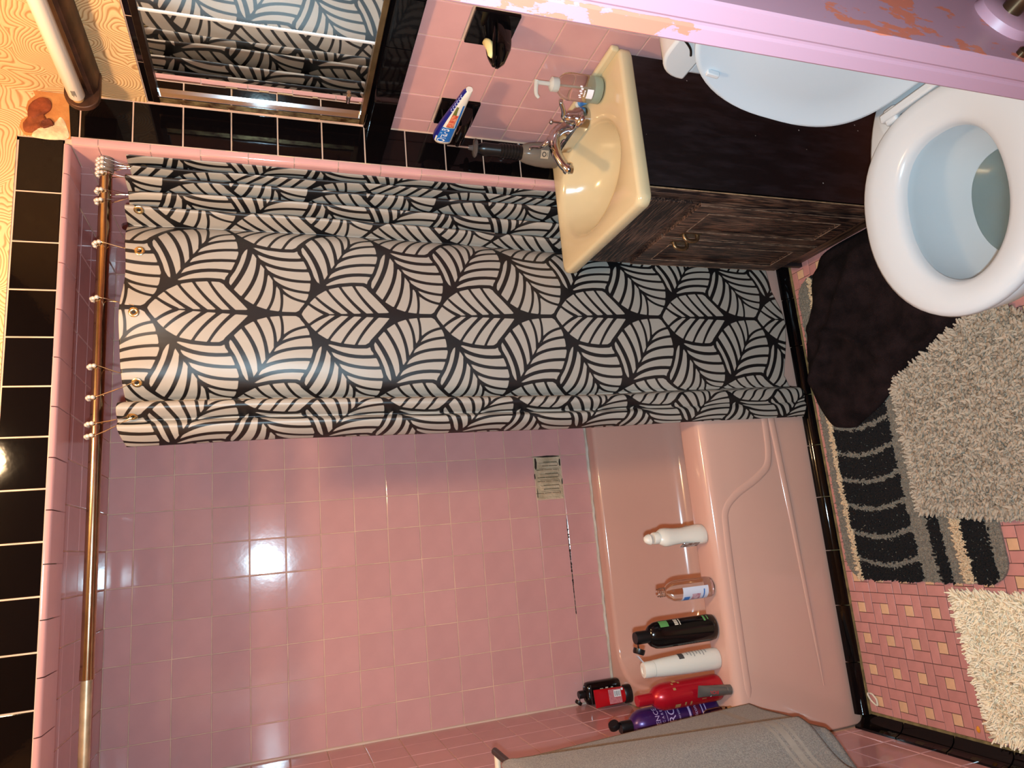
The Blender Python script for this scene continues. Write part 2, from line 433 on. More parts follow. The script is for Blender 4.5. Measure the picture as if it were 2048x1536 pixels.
# ---- wall_right (vanity wall) with the doorway nearer to the camera
mb = MB().box(XV + 0.0016, 1.77, -1.915, YS + 0.01, 0, 2.4).box(XV + 0.0016, 1.77, -2.7, -1.915, 2.06, 2.4).box(XV + 0.0016, 1.77, -2.75, -2.63, 0, 2.06)
wall_right = struct('wall_right', mb, M_GROUT)
fv = lambda u, v: (XV, u, v)
YR = [-0.7855, -0.836] + [-0.939 - 0.103 * k for k in range(10)]
ZR = [0.004, 0.109] + [0.212 + 0.103 * k for k in range(10)] + [1.239]
HOLD = ((-1.1965, 1.0845), (-0.8875, 1.0845))
grid(wall_right, fv, *AXR, YR, ZR, M_PINK, skip=lambda u, v: any(abs(u - a) < .04 and abs(v - b) < .04 for a, b in HOLD), jit=0.0015)
YB = [-0.786, -0.818, -0.964, -1.110, -1.256, -1.402, -1.548, -1.694, -1.84]
def capmesh(length):
    key = ('cap', round(length, 4))
    if key in _tm: return _tm[key]
    r = 0.016; arc = [(-0.0 - r + r * math.cos(a), 0.068 - r + r * math.sin(a)) for a in np.linspace(0, PI / 2, 7)]
    mb = MB().prism([(-0.016, 0.0), (0.004, 0.0), (0.004, 0.068)] + [(-0.016 + 0.016 * (1 - math.sin(a)), 0.068 - 0.016 * (1 - math.cos(a))) for a in np.linspace(0, PI / 2, 7)], 'y', -length / 2, length / 2)
    # polygon is x,z swept along y
    _tm[key] = mb.mesh('tile', M_BLACK, smooth=30); return _tm[key]
for a, b_ in zip(YB[:-1], YB[1:]):
    o = link('tile', capmesh(abs(b_ - a) - 0.0026), wall_right); o.location = (XV, (a + b_) / 2, 1.2405)
grid(wall_right, fv, *AXR, [-0.787, -0.83], [1.311, 1.417, 1.523, 1.629, 1.735, 1.803], M_BLACK)
grid(wall_right, fv, *AXR, [-0.787, -0.93, -1.07, -1.21, -1.37], [1.787, 1.806], M_BLACK)
MB().box(XV - 0.0008, XV + 0.001, -2.7, YS + 0.0, 1.807, 2.4).build('wallpaper', M_PAPER, wall_right, smooth=0)
MB().box(XV - 0.0008, XV + 0.001, -1.915, -1.372, 1.311, 1.808).build('wallpaper', M_PAPER, wall_right, smooth=0)
M_PPAINT = mat('lilac_pink_paint', (166, 122, 138), 0.4, var=0.03, scale=5)
mb = MB()
for y in (-1.915, -2.63): mb.box(XV - 0.02, XV + 0.11, y - 0.03 if y < -2 else y - 0.02, y + 0.02 if y < -2 else y + 0.05, 0, 2.10)
mb.box(XV - 0.02, XV + 0.11, -2.68, -1.865, 2.05, 2.12)
tag(mb.build('trim_1', M_PPAINT, smooth=0, bevel=.004), kind='structure')
wall_rear = struct('wall_rear', MB().box(-0.1, 1.77, -2.78, -2.7, 0, 2.4), M_PAPER)
wall_hall = struct('wall_hall', MB().box(2.7, 2.78, -3.2, -1.4, 0, 2.4).box(1.77, 2.78, -1.45, -1.4, 0, 2.4).box(1.77, 2.78, -3.2, -3.15, 0, 2.4), mat('hall_paint', (196, 180, 160), .7))
ceiling_hall = struct('ceiling_hall', MB().box(1.77, 2.78, -3.2, -1.4, 2.4, 2.46), M_PLAIN)

# ---- floor: pinwheel mosaic of pink bricks round beige squares
floor = struct('floor', MB().box(-0.1, 2.78, -3.2, 0.1, -0.08, -0.0012), M_GROUTD)
def mosaic():
    cell_y, cell_x = 0.0778, 0.0818
    sy, sx = cell_y / 3, cell_x / 3
    g = 0.0016
    meshes = {}
    def piece(w, h, m):
        k = (w, h, m.name)
        if k not in meshes:
            mb = MB(); a, b = (w * sx - g) / 2, (h * sy - g) / 2; r = 0.0007
            mb.loops([[(-a, -b, -.004), (a, -b, -.004), (a, b, -.004), (-a, b, -.004)], [(-a, -b, -r), (a, -b, -r), (a, b, -r), (-a, b, -r)],
                      [(-a + r, -b + r, 0), (a - r, -b + r, 0), (a - r, b - r, 0), (-a + r, b - r, 0)]])
            meshes[k] = mb.mesh('brick', m, smooth=0)
        return meshes[k]
    rest = MB(); rest_b = MB()
    nb = nd = 0
    # cells ordered so that the clear corner by the left wall and tub is built piece by piece
    cells = []
    for i in range(-1, 21):
        for j in range(0, 26):
            cx = 0.073 + 0.0818 * i; cyy = -0.802 - 0.0778 * j
            cells.append((cx, cyy))
    def seen(cx, cy): return (-0.05 < cx < 0.45 and cy > -1.19) or (0.38 < cx < 0.68 and -1.38 < cy < -1.14) or (1.10 < cx < 1.40 and cy > -0.90)
    cells.sort(key=lambda c: (not seen(*c), (c[0] - .2) ** 2 + (c[1] + .95) ** 2))
    for cx, cy in cells:
        # unit cell 3x3: centre square plus four 2x1 bricks
        P = [(0, 0, 1, 1, M_BEIGE), (-0.5, 1, 2, 1, M_FLOORT), (1, 0.5, 1, 2, M_FLOORT), (0.5, -1, 2, 1, M_FLOORT), (-1, -0.5, 1, 2, M_FLOORT)]
        for dx, dy, w, h, m in P:
            x, y = cx + dx * sx, cy + dy * sy
            x0, x1, y0, y1 = x - w * sx / 2, x + w * sx / 2, y - h * sy / 2, y + h * sy / 2
            if x0 > 1.66 or x1 < 0.02 or y0 > -0.765 or y1 < -2.69: continue
            s = seen(cx, cy)
            lim = (nb < 296) if m is M_FLOORT else (nd < 296)
            if s and lim and x0 > -0.02 and y1 < -0.74:
                o = link('brick' if m is M_FLOORT else 'square_tile', piece(w, h, m), floor)
                o.location = (x, y, random.gauss(0, 0.00025))
                o.rotation_euler = (random.gauss(0, .004), random.gauss(0, .004), random.gauss(0, .006))
                if m is M_FLOORT: nb += 1
                else: nd += 1
            else:
                (rest if m is M_FLOORT else rest_b).box(x0 + g / 2, x1 - g / 2, y0 + g / 2, y1 - g / 2, -.004, random.gauss(0, .0002))
    tag(rest.build('brick_field', M_FLOORT, floor, smooth=0), kind='stuff')
    tag(rest_b.build('square_tile_field', M_BEIGE, floor, smooth=0), kind='stuff')
mosaic()

# ---- black tile bases
def quarter(length, r, axis):
    key = ('q', round(length, 4), r, axis)
    if key in _tm: return _tm[key]
    mb = MB(); arc = [(r * math.sin(a), r * math.cos(a)) for a in np.linspace(0, PI / 2, 8)]
    if axis == 'x': mb.prism([(0, 0)] + [(-p, z) for p, z in arc], 'x', -length / 2, length / 2)   # y,z
    else: mb.prism([(0, 0)] + [(p, z) for p, z in arc], 'y', -length / 2, length / 2)              # x,z
    _tm[key] = mb.mesh('tile', M_BLACK, smooth=30); return _tm[key]
bt = tag(bpy.data.objects.new('baseboard_tub', None), kind='structure'); COL.objects.link(bt)
xs = lattice(0.322, 0.1525, 0.032, 1.53)
for a, b_ in zip(xs[:-1], xs[1:]):
    o = link('tile', quarter(b_ - a - 0.0025, 0.029, 'x'), bt); o.location = ((a + b_) / 2, -0.737 + random.gauss(0, .0006), 0.001)
MB().box(0.02, 1.53, -0.768, -0.733, -0.001, 0.006).build('dirty_grout', mat('dirty_grout', (120, 104, 66), .9, var=.35, scale=50), bt, smooth=0)
bl = tag(bpy.data.objects.new('baseboard_left', None), kind='structure'); COL.objects.link(bl)
ys = [-0.739, -0.876, -1.022, -1.168, -1.314, -1.46, -1.606, -1.752, -1.898, -2.044, -2.19, -2.336, -2.482, -2.628]
for a, b_ in zip(ys[:-1], ys[1:]):
    L = abs(b_ - a) - 0.004; key = ('cove', round(L, 4))
    if key not in _tm:
        prof = [(0, 0), (0, 0.040), (0.006, 0.040), (0.009, 0.030), (0.014, 0.020), (0.022, 0.012), (0.034, 0.007), (0.038, 0)]
        _tm[key] = MB().prism(prof, 'y', -L / 2, L / 2).mesh('tile', M_BLACK, smooth=50)
    o = link('tile', _tm[key], bl); o.location = (0.0, (a + b_) / 2, 0.0)
MB().box(0.0, 0.042, -2.62, -0.739, -0.001, 0.004).box(0.0, 0.004, -2.62, -0.739, 0.0, 0.036).build('dirty_grout', MATS['dirty_grout'], bl, smooth=0)

# ---- door_1: old panelled door standing open between the camera and the toilet, its paint flaking
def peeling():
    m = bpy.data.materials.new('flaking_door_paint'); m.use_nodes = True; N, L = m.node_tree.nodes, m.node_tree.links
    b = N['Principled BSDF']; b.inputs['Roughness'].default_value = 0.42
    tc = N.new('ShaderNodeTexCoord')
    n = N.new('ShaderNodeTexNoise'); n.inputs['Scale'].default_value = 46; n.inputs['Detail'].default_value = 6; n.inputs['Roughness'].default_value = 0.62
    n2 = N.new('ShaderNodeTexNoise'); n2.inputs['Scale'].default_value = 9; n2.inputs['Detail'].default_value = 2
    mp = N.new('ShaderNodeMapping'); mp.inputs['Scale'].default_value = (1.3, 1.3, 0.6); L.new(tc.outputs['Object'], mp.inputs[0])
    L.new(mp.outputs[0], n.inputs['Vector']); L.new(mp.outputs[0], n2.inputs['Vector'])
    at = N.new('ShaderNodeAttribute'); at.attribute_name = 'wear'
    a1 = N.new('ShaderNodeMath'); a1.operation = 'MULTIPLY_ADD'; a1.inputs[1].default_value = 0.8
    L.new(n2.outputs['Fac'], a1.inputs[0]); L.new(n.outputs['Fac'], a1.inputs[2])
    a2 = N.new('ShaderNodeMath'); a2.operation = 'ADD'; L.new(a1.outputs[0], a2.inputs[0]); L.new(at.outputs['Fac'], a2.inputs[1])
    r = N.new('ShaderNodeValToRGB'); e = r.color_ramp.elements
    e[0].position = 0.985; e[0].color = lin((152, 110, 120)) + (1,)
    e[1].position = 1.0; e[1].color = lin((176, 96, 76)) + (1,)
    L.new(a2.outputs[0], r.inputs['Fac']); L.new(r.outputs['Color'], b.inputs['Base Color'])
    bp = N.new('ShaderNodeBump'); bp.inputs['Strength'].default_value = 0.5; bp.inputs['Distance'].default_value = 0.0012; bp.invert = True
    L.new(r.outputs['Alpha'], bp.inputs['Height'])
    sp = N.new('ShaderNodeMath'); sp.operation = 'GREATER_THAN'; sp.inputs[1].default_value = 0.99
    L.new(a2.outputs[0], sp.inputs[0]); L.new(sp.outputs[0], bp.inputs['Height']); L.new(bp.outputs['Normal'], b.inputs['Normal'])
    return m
def door():
    K = Vector((0.958, -2.062)); az = math.radians(74)      # nearest corner and the leaf's direction
    d = tag(bpy.data.objects.new('door_1', None), 'pink painted door with flaking paint standing open', kind='structure'); COL.objects.link(d)
    d.location = (K.x, K.y, 0.012); d.rotation_euler = (0, 0, PI / 2 - az)     # local x: along the leaf to its hinge; local y: thickness, away from the camera
    W, T, H = 0.655, 0.034, 2.02
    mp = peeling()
    def wear(o, fn):
        me = o.data; a = me.attributes.new('wear', 'FLOAT', 'POINT')
        a.data.foreach_set('value', [fn(*v.co) for v in me.vertices])
    # leaf as a fine grid so that the wear can vary over it
    mb = MB(); nz = 90
    sect = [(0.0, 0.002), (0.002, 0.0)] + [(x, 0.0) for x in (0.01, 0.03, 0.06, 0.09, 0.095)] + [(0.099, 0.005), (0.105, 0.008), (W - .105, .008), (W - .099, .005), (W - .095, 0), (W - .002, 0), (W, .002), (W, T - .002), (W - .002, T), (W - .095, T), (W - .105, T - .008), (.105, T - .008), (.095, T), (.002, T), (0, T - .002), (0, T * .62), (0.0016, T * .56), (0.0016, T * .50), (0, T * .44)]
    L = [[(x, y, H * k / nz) for x, y in sect] for k in range(nz + 1)]
    mb.loops(L)
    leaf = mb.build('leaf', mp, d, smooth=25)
    def fw(x, y, z):
        w = -0.20
        if y < 0.001 and x < 0.06: w = -0.20 + 0.30 * math.exp(-((z - 1.04) / 0.20) ** 2)          # flaking above the knob
        if x < 0.002 and y > T * .52: w = -0.22 + 0.36 * float(smooth01((z - 1.17) / 0.12))         # the edge flakes higher up
        return w
    wear(leaf, fw)
    for zc, h in ((0.25, 0.03), (1.0, 0.02), (1.95, 0.02)):
        pass
    zk = 0.900
    rose = MB().lathe([(0.0005, 0.010), (0.020, 0.010), (0.026, 0.007), (0.029, 0.0)], 32)
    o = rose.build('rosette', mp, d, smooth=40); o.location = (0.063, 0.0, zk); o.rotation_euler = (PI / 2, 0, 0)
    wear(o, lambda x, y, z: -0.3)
    bz = mat('bronze_knob', (96, 74, 54), 0.3, 0.9, var=.2, scale=30)
    kb = MB().lathe([(0.009, 0.0), (0.009, 0.028), (0.016, 0.034), (0.025, 0.042), (0.0275, 0.052), (0.025, 0.062), (0.014, 0.069), (0.0005, 0.070)], 28)
    o = kb.build('knob', bz, d, smooth=40); o.location = (0.063, -0.008, zk); o.rotation_euler = (PI / 2, 0, 0)
    lt = MB().lathe([(0.0045, -.002), (0.0045, .004), (0.003, .0055), (.0004, .006)], 14)
    o = lt.build('screw', bz, d, smooth=40); o.location = (0.0125, 0.0, 0.912); o.rotation_euler = (PI / 2, 0, 0)
    for z in (0.28, 1.02, 1.75):
        o = MB().lathe([(0.007, -.045), (0.007, .045)], 12, (W + .006, T * .5, z)).build('hinge', M_PPAINT, d)
door()

# ================================================================== BATHTUB
def bathtub():
    t = thing('bathtub', 'pink enamel bathtub built into the tiled alcove', 'bathtub', (0.768, -0.37, 0.0))
    ox, oy = 0.768, -0.37
    x0, x1, y0, y1, n = 0.003, 1.532, -0.737, -0.0035, 8
    def lp(a, b, c, d, r, z): return [(p[0] - ox, p[1] - oy, z) for p in rrect(a, b, c, d, r, n)]
    L = [lp(x0, x1, y0 + .010, y1, .004, 0.002), lp(x0, x1, y0 + .004, y1, .006, 0.06), lp(x0, x1, y0, y1, .008, 0.35)]
    for a in np.linspace(0, PI / 2, 6):
        s = 0.024 * (1 - math.cos(a)); z = 0.376 + 0.024 * math.sin(a)
        L.append(lp(x0 + s * .02, x1 - s * .02, y0 + s, y1 - s * .02, .01, z))
    ix0, ix1, iy0, iy1 = 0.075, 1.45, -0.637, -0.062
    for a in np.linspace(0, PI / 2, 5):
        s = 0.014 * math.sin(a); z = 0.4 - 0.014 * (1 - math.cos(a))
        L.append(lp(ix0 - .014 + s, ix1 + .014 - s, iy0 - .014 + s, iy1 + .014 - s, .11, z))
    for k, z in ((0.010, 0.33), (0.026, 0.22), (0.042, 0.13), (0.062, 0.085), (0.10, 0.064), (0.16, 0.058)):
        L.append(lp(ix0 + k * 1.6, ix1 - k * 1.2, iy0 + k, iy1 - k * .8, .12, z))
    mb = MB().loops(L, cap0=False)
    mb.build('tub_body', M_TUB, t, smooth=50)
    # embossed lines of the apron
    up = catmull([(1.50, .166), (1.1, .166), (.86, .167), (.745, .178), (.70, .222), (.655, .305), (.615, .348), (.56, .357), (.40, .361), (.20, .363), (.12, .362)], 6)
    lo = [(1.50, .150), (.856, .143), (.592, .130), (.30, .121), (.12, .116)]
    for pl, nm in ((up, 'apron_ridge'), (lo, 'apron_ridge')):
        m2 = MB(); pts = [(p[0] - ox, y0 + .0012 - oy, p[1]) for p in pl]
        m2.tube(pts, [0.0115] * (len(pts) - 3) + [0.009, 0.006, 0.002], 12, up=(0, 1, 0), flat=0.26)
        m2.build(nm, M_TUB, t, smooth=60)
    # faint rust bloom on the rim
    return t
bathtub()

# ================================================================== SHOWER ROD
def rod():
    t = thing('shower_rod', 'chrome shower curtain rod across the tub alcove', 'curtain rod', (0.77, -0.735, 1.897))
    M_ROD = mat('tarnished_chrome', (172, 152, 126), 0.16, 1.0, var=.12, scale=30)
    def X(path, r, nm, m): MB().tube([(p[0] - .77, 0, p[1]) for p in path], r, 20).build(nm, m, t)
    X([(0.40, -.001), (1.508, 0.0)], 0.0128, 'outer_tube', M_ROD)
    X([(0.03, -.0015), (0.405, -.001)], 0.0105, 'inner_tube', mat('dull_tube', (190, 176, 150), .35, .8, var=.2, scale=40))
    X([(0.392, -.001), (0.412, -.001)], 0.0135, 'seam_ring', M_ROD)
    X([(1.500, 0), (1.534, 0)], 0.0165, 'end_cap', mat('grey_rubber', (112, 100, 92), .5))
    X([(0.001, -.0015), (0.036, -.0015)], 0.0150, 'end_cap', mat('grey_rubber', (112, 100, 92), .5))
rod()

# ================================================================== SHOWER CURTAIN
# leaf print: one upright leaf and one slanting leaf, mirrored at every leaf axis and repeated by glide; lengths in print units
LH, LL = 196.0, 284.0
def leaf_field():
    q = 5.12; A0 = 325.0
    c_half = [(166, 0), (169, 8), (181.6, 22.5), (197, 38), (217, 50), (244, 61), (269.5, 64.5), (295, 63.5), (304, 50), (320, 34), (336, 17), (351.5, 0)]
    C = c_half + [(b, -a) for b, a in reversed(c_half[1:-1])]
    raw = [(325, 1018), (290, 985), (240, 895), (180, 785), (115, 682), (150, 600), (185, 558), (270, 473), (390, 400), (510, 362), (640, 347), (790, 345), (830, 366), (882, 432), (917, 505), (940, 590), (953, 690), (945, 790), (915, 890), (870, 965), (828, 1008), (700, 1008), (560, 1018), (400, 1026)]
    S = [(x / q, (y - A0) / q) for x, y in raw]
    def bez(p, n=9):
        (x0, y0), (x1, y1), (x2, y2) = p
        return [((1 - t) ** 2 * x0 + 2 * t * (1 - t) * x1 + t * t * x2, (1 - t) ** 2 * y0 + 2 * t * (1 - t) * y1 + t * t * y2) for t in np.linspace(0, 1, n)]
    cv = []
    for e, m, r in (((925, 430), (1000, 370), (1112, 322)), ((1005, 495), (1100, 400), (1240, 322)), ((1112, 590), (1205, 450), (1380, 322)), ((1238, 645), (1325, 480), (1520, 322)), ((1382, 665), (1465, 490), (1652, 322))):
        p = [(x / q, (y - 322) / q) for x, y in (e, m, r)]
        cv.append((bez(p), 2.5, 3.6)); cv.append((bez([(b, -a) for b, a in p]), 2.5, 3.6))
    cv.append(([(1108 / q, 0), (1400 / q, 0), (1640 / q, 0), (1860 / q, 0)], 1.2, 6.0))
    sv = []
    for s_, m, e, w in (((345, 1010), (325, 800), (165, 575), 4.0), ((425, 890), (425, 680), (262, 470), 3.2), ((500, 775), (495, 560), (380, 395), 2.8), ((580, 655), (592, 480), (508, 355), 2.4), ((645, 575), (668, 440), (633, 335), 2.2),
                        ((640, 585), (720, 480), (895, 452), 2.2), ((580, 660), (700, 560), (945, 548), 2.3), ((515, 765), (650, 660), (965, 665), 2.5), ((440, 880), (600, 772), (955, 787), 2.7), ((370, 1000), (560, 870), (905, 908), 3.0)):
        sv.append((bez([(x / q, (y - A0) / q) for x, y in (s_, m, e)]), w * 1.35, w * 1.15))
    sv.append(([(x / q, (y - A0) / q) for x, y in ((360, 1005), (440, 875), (520, 760), (590, 650), (648, 560))], 3.0, 1.8))
    res = 0.75
    na, nb = int(LH / res) + 1, int(LL / res)
    a = np.arange(na) * LH / (na - 1); b = np.arange(nb) * LL / nb
    A, B = np.meshgrid(a, b, indexing='ij')
    def poly_sd(P, a_, b_):
        d2 = np.full(a_.shape, 1e9); ins = np.zeros(a_.shape, bool); n = len(P)
        for i in range(n):
            (bx, ax), (bx2, ax2) = P[i], P[(i + 1) % n]
            ex, ey = bx2 - bx, ax2 - ax; wx, wy = b_ - bx, a_ - ax
            t = np.clip((wx * ex + wy * ey) / (ex * ex + ey * ey + 1e-12), 0, 1)
            d2 = np.minimum(d2, (wx - t * ex) ** 2 + (wy - t * ey) ** 2)
            cond = ((ax > a_) != (ax2 > a_)) & (b_ < (bx2 - bx) * (a_ - ax) / (ax2 - ax + 1e-12) + bx)
            ins ^= cond
        return np.where(ins, np.sqrt(d2), -np.sqrt(d2))
    def lines_d(Ls, a_, b_):
        out = np.full(a_.shape, 1e9)
        for P, w0, w1 in Ls:
            n = len(P) - 1
            for i in range(n):
                (bx, ax), (bx2, ax2) = P[i], P[i + 1]
                ex, ey = bx2 - bx, ax2 - ax; wx, wy = b_ - bx, a_ - ax
                t = np.clip((wx * ex + wy * ey) / (ex * ex + ey * ey + 1e-12), 0, 1)
                w = w0 + (w1 - w0) * (i + t) / n
                out = np.minimum(out, np.sqrt((wx - t * ex) ** 2 + (wy - t * ey) ** 2) - w)
        return out
    s1 = np.full(A.shape, -1e9); s2 = np.full(A.shape, -1e9); v1 = np.full(A.shape, 1e9)
    for g in (0, 1):
        aa = A if g == 0 else LH - A
        for k in (-2, -1, 0, 1, 2):
            bb = B + k * LL - (LL / 2 if g else 0)
            if bb.max() < -60 or bb.min() > 420: continue
            for P, V in ((C, cv), (S, sv)):
                d, v = poly_sd(P, aa, bb), lines_d(V, aa, bb)
                win = d > s1
                s2 = np.where(win, s1, np.maximum(s2, d)); v1 = np.where(win, v, v1); s1 = np.where(win, d, s1)
            # the mirrored neighbours across the leaf axis
            d = poly_sd(S, -aa, bb); win = d > s1
            v = lines_d(sv, -aa, bb)
            s2 = np.where(win, s1, np.maximum(s2, d)); v1 = np.where(win, v, v1); s1 = np.where(win, d, s1)
    F = np.minimum(np.minimum(s1, (s1 - s2 - 7.5) / 2), v1)
    return F, na, nb
LEAF_F, LNA, LNB = leaf_field()
def leaf_value(a, b):
    a = np.mod(a, 2 * LH); a = np.where(a > LH, 2 * LH - a, a)
    fa = a / LH * (LNA - 1); fb = np.mod(b, LL) / LL * LNB
    i0 = np.clip(fa.astype(int), 0, LNA - 2); j0 = np.mod(fb.astype(int), LNB); j1 = (j0 + 1) % LNB
    u, v = fa - i0, fb - np.floor(fb)
    return (LEAF_F[i0, j0] * (1 - u) * (1 - v) + LEAF_F[i0 + 1, j0] * u * (1 - v) + LEAF_F[i0, j1] * (1 - u) * v + LEAF_F[i0 + 1, j1] * u * v)
def leaf_material():
    m = bpy.data.materials.new('leaf_print_vinyl'); m.use_nodes = True; N, L = m.node_tree.nodes, m.node_tree.links
    b = N['Principled BSDF']; b.inputs['Roughness'].default_value = 0.43
    at = N.new('ShaderNodeAttribute'); at.attribute_name = 'print'
    r = N.new('ShaderNodeValToRGB'); e = r.color_ramp.elements
    mr = N.new('ShaderNodeMapRange'); mr.inputs['From Min'].default_value = -0.45; mr.inputs['From Max'].default_value = 0.45
    L.new(at.outputs['Fac'], mr.inputs['Value']); L.new(mr.outputs[0], r.inputs['Fac'])
    e[0].color = lin((20, 17, 18)) + (1,); e[1].color = lin((160, 151, 141)) + (1,)
    L.new(r.outputs['Color'], b.inputs['Base Color'])
    tc = N.new('ShaderNodeTexCoord'); n = N.new('ShaderNodeTexNoise'); n.inputs['Scale'].default_value = 14; n.inputs['Detail'].default_value = 3
    mp = N.new('ShaderNodeMapping'); mp.inputs['Scale'].default_value = (1, 1, .35); L.new(tc.outputs['Object'], mp.inputs[0]); L.new(mp.outputs[0], n.inputs['Vector'])
    bp = N.new('ShaderNodeBump'); bp.inputs['Strength'].default_value = 0.22; bp.inputs['Distance'].default_value = 0.01
    L.new(n.outputs['Fac'], bp.inputs['Height']); L.new(bp.outputs['Normal'], b.inputs['Normal'])
    return m
M_LEAF = leaf_material()
# plan of the folds from the free edge to the wall: (x, y)
PLAN = [(0.856, -0.730), (0.863, -0.748), (0.876, -0.768), (0.892, -0.776), (0.902, -0.766), (0.908, -0.757), (0.916, -0.770), (0.930, -0.786), (0.945, -0.778), (0.953, -0.742), (0.958, -0.722), (0.966, -0.738), (0.985, -0.757), (1.03, -0.773), (1.09, -0.781), (1.15, -0.784), (1.22, -0.779), (1.29, -0.768), (1.345, -0.753), (1.374, -0.728), (1.381, -0.716), (1.387, -0.730), (1.400, -0.760), (1.411, -0.752), (1.416, -0.726), (1.421, -0.735), (1.431, -0.769), (1.441, -0.772), (1.447, -0.730), (1.451, -0.700), (1.456, -0.700), (1.464, -0.745), (1.475, -0.770), (1.484, -0.760), (1.488, -0.705), (1.493, -0.690), (1.500, -0.740), (1.508, -0.762), (1.515, -0.745), (1.519, -0.69), (1.524, -0.70), (1.529, -0.755), (1.5325, -0.765)]
CURT = {}
def curtain():
    d = np.array(catmull(PLAN, 12)); seg = np.hypot(*np.diff(d, axis=0).T); s = np.r_[0, np.cumsum(seg)]
    step = 0.0028; ns = int(s[-1] / step); S = np.linspace(0, s[-1], ns)
    px_, py_ = np.interp(S, s, d[:, 0]), np.interp(S, s, d[:, 1])
    i_ax = np.argmin(np.abs(px_ - 1.153)); s_ax = S[i_ax]
    nz = 610; T = np.linspace(0, 1, nz)
    topz = 1.848 + 0.004 * np.sin(S * 21) - 0.010 * smooth01((0.90 - px_) / 0.05)
    hem = np.interp(px_, [0.855, 0.90, 0.95, 0.958, 0.985, 1.01, 1.08, 1.14, 1.18, 1.25, 1.54], [0.052, 0.044, 0.05, 0.085, 0.105, 0.100, 0.083, 0.072, 0.078, 0.10, 0.11])
    Z = topz[None, :] * (1 - T[:, None]) + hem[None, :] * T[:, None]
    X = np.repeat(px_[None, :], nz, 0); Y = np.repeat(py_[None, :], nz, 0)
    # folds soften and wander a little on the way down
    h = (1.85 - Z) / 1.8
    X = X + 0.006 * np.sin(h * 4.2 + X * 9) * smooth01((1.50 - X) / .2) * smooth01(h / .2) + 0.012 * smooth01((h) / 1.0) * smooth01((0.93 - X) / 0.07)
    X = X - 0.022 * smooth01(h / 0.9) * np.exp(-((X - 1.40) / 0.10) ** 2) * smooth01((1.50 - X) / 0.1)
    Y = Y + 0.004 * np.sin(h * 7 + S[None, :] * 13) * smooth01(h / .15)
    # the top edge is gathered between the hooks
    Y = Y + 0.007 * np.sin(S[None, :] * 2 * PI / 0.1524) * (1 - smooth01(h / 0.10))
    w = smooth01((0.78 - Z) / 0.36)
    Yb = -0.783 + (Y + 0.783) * 0.28
    Y = Y * (1 - w) + np.minimum(Yb, -0.7535) * w
    Y = np.where(X > 1.25, np.maximum(Y, -0.781), Y)
    # print coordinates
    a = -(S - s_ax) / 0.001236
    b = 166.0 + (1.471 - Z) / 0.001144
    val = np.clip(leaf_value(np.repeat(a[None, :], nz, 0), b), -3, 3)
    me = bpy.data.meshes.new('curtain')
    co = np.stack([X - 1.2, Y + 0.75, Z - 0.05], -1).reshape(-1, 3).astype(np.float32)
    idx = (np.arange(nz - 1)[:, None] * ns + np.arange(ns - 1)[None, :]).ravel()
    quads = np.stack([idx, idx + ns, idx + ns + 1, idx + 1], -1).astype(np.int32)
    nf = len(quads)
    me.vertices.add(len(co)); me.vertices.foreach_set('co', co.ravel())
    me.loops.add(nf * 4); me.loops.foreach_set('vertex_index', quads.ravel())
    me.polygons.add(nf); me.polygons.foreach_set('loop_start', np.arange(nf, dtype=np.int32) * 4)
    me.update(calc_edges=True); me.polygons.foreach_set('use_smooth', np.ones(nf, bool))
    at = me.attributes.new('print', 'FLOAT', 'POINT'); at.data.foreach_set('value', val.ravel().astype(np.float32))
    me.materials.append(M_LEAF)
    t = thing('shower_curtain', 'vinyl shower curtain printed with black and grey leaves', 'shower curtain', (1.2, -0.75, 0.05))
    c = link('curtain_sheet', me, t)
    so = c.modifiers.new('solid', 'SOLIDIFY'); so.thickness = 0.0008
    # grommets along the top hem, one every 152 mm of cloth
    CURT['g'] = []
    gm = MB(); n = 18
    prof = []
    for k in range(n):
        a_ = 2 * PI * k / n
        prof.append([((0.0075 + 0.0035 * math.cos(q)) * math.cos(a_), 0.0016 * math.sin(q), (0.0075 + 0.0035 * math.cos(q)) * math.sin(a_)) for q in np.linspace(0, 2 * PI, 7)[:-1]])
    gm.loops(prof + [prof[0]], True, False, False)
    gme = gm.mesh('grommet', mat('brass_grommet', (206, 186, 140), .25, 1.0), 60)
    dark = MB().lathe([(0.0045, -.0009), (0.0045, .0009)], 16)
    n_g = int((s[-1] - 0.02) / 0.1524) + 1
    offs = (s_ax - 0.012) % 0.1524
    g = offs
    while g < s[-1] - 0.005:
        j = int(np.argmin(np.abs(S - g))); r = 4 + 6
        p = co.reshape(nz, ns, 3)[r, j]; p2 = co.reshape(nz, ns, 3)[r, min(j + 2, ns - 1)]; p1 = co.reshape(nz, ns, 3)[r, max(j - 2, 0)]
        tan = (p2 - p1); ang = math.atan2(tan[1], tan[0])
        nrm = Vector((math.sin(ang), -math.cos(ang), 0))
        o = link('grommet', gme, t); o.location = Vector(p) + nrm * 0.0012; o.rotation_euler = (0, 0, ang)
        hd = link('eyelet_hole', _eye(), t); hd.location = Vector(p) + nrm * 0.0006; hd.rotation_euler = (PI / 2, 0, ang)
        CURT['g'].append((Vector((p[0] + 1.2, p[1] - 0.75, p[2] + 0.05)), ang))
        g += 0.1524
    return t
def _eye():
    if 'eye' not in _tm: _tm['eye'] = MB().lathe([(0.0048, -.0006), (0.0048, .0006)], 16).mesh('eyelet_hole', mat('eyelet_black', (10, 8, 8), .6), 30)
    return _tm['eye']
curtain()

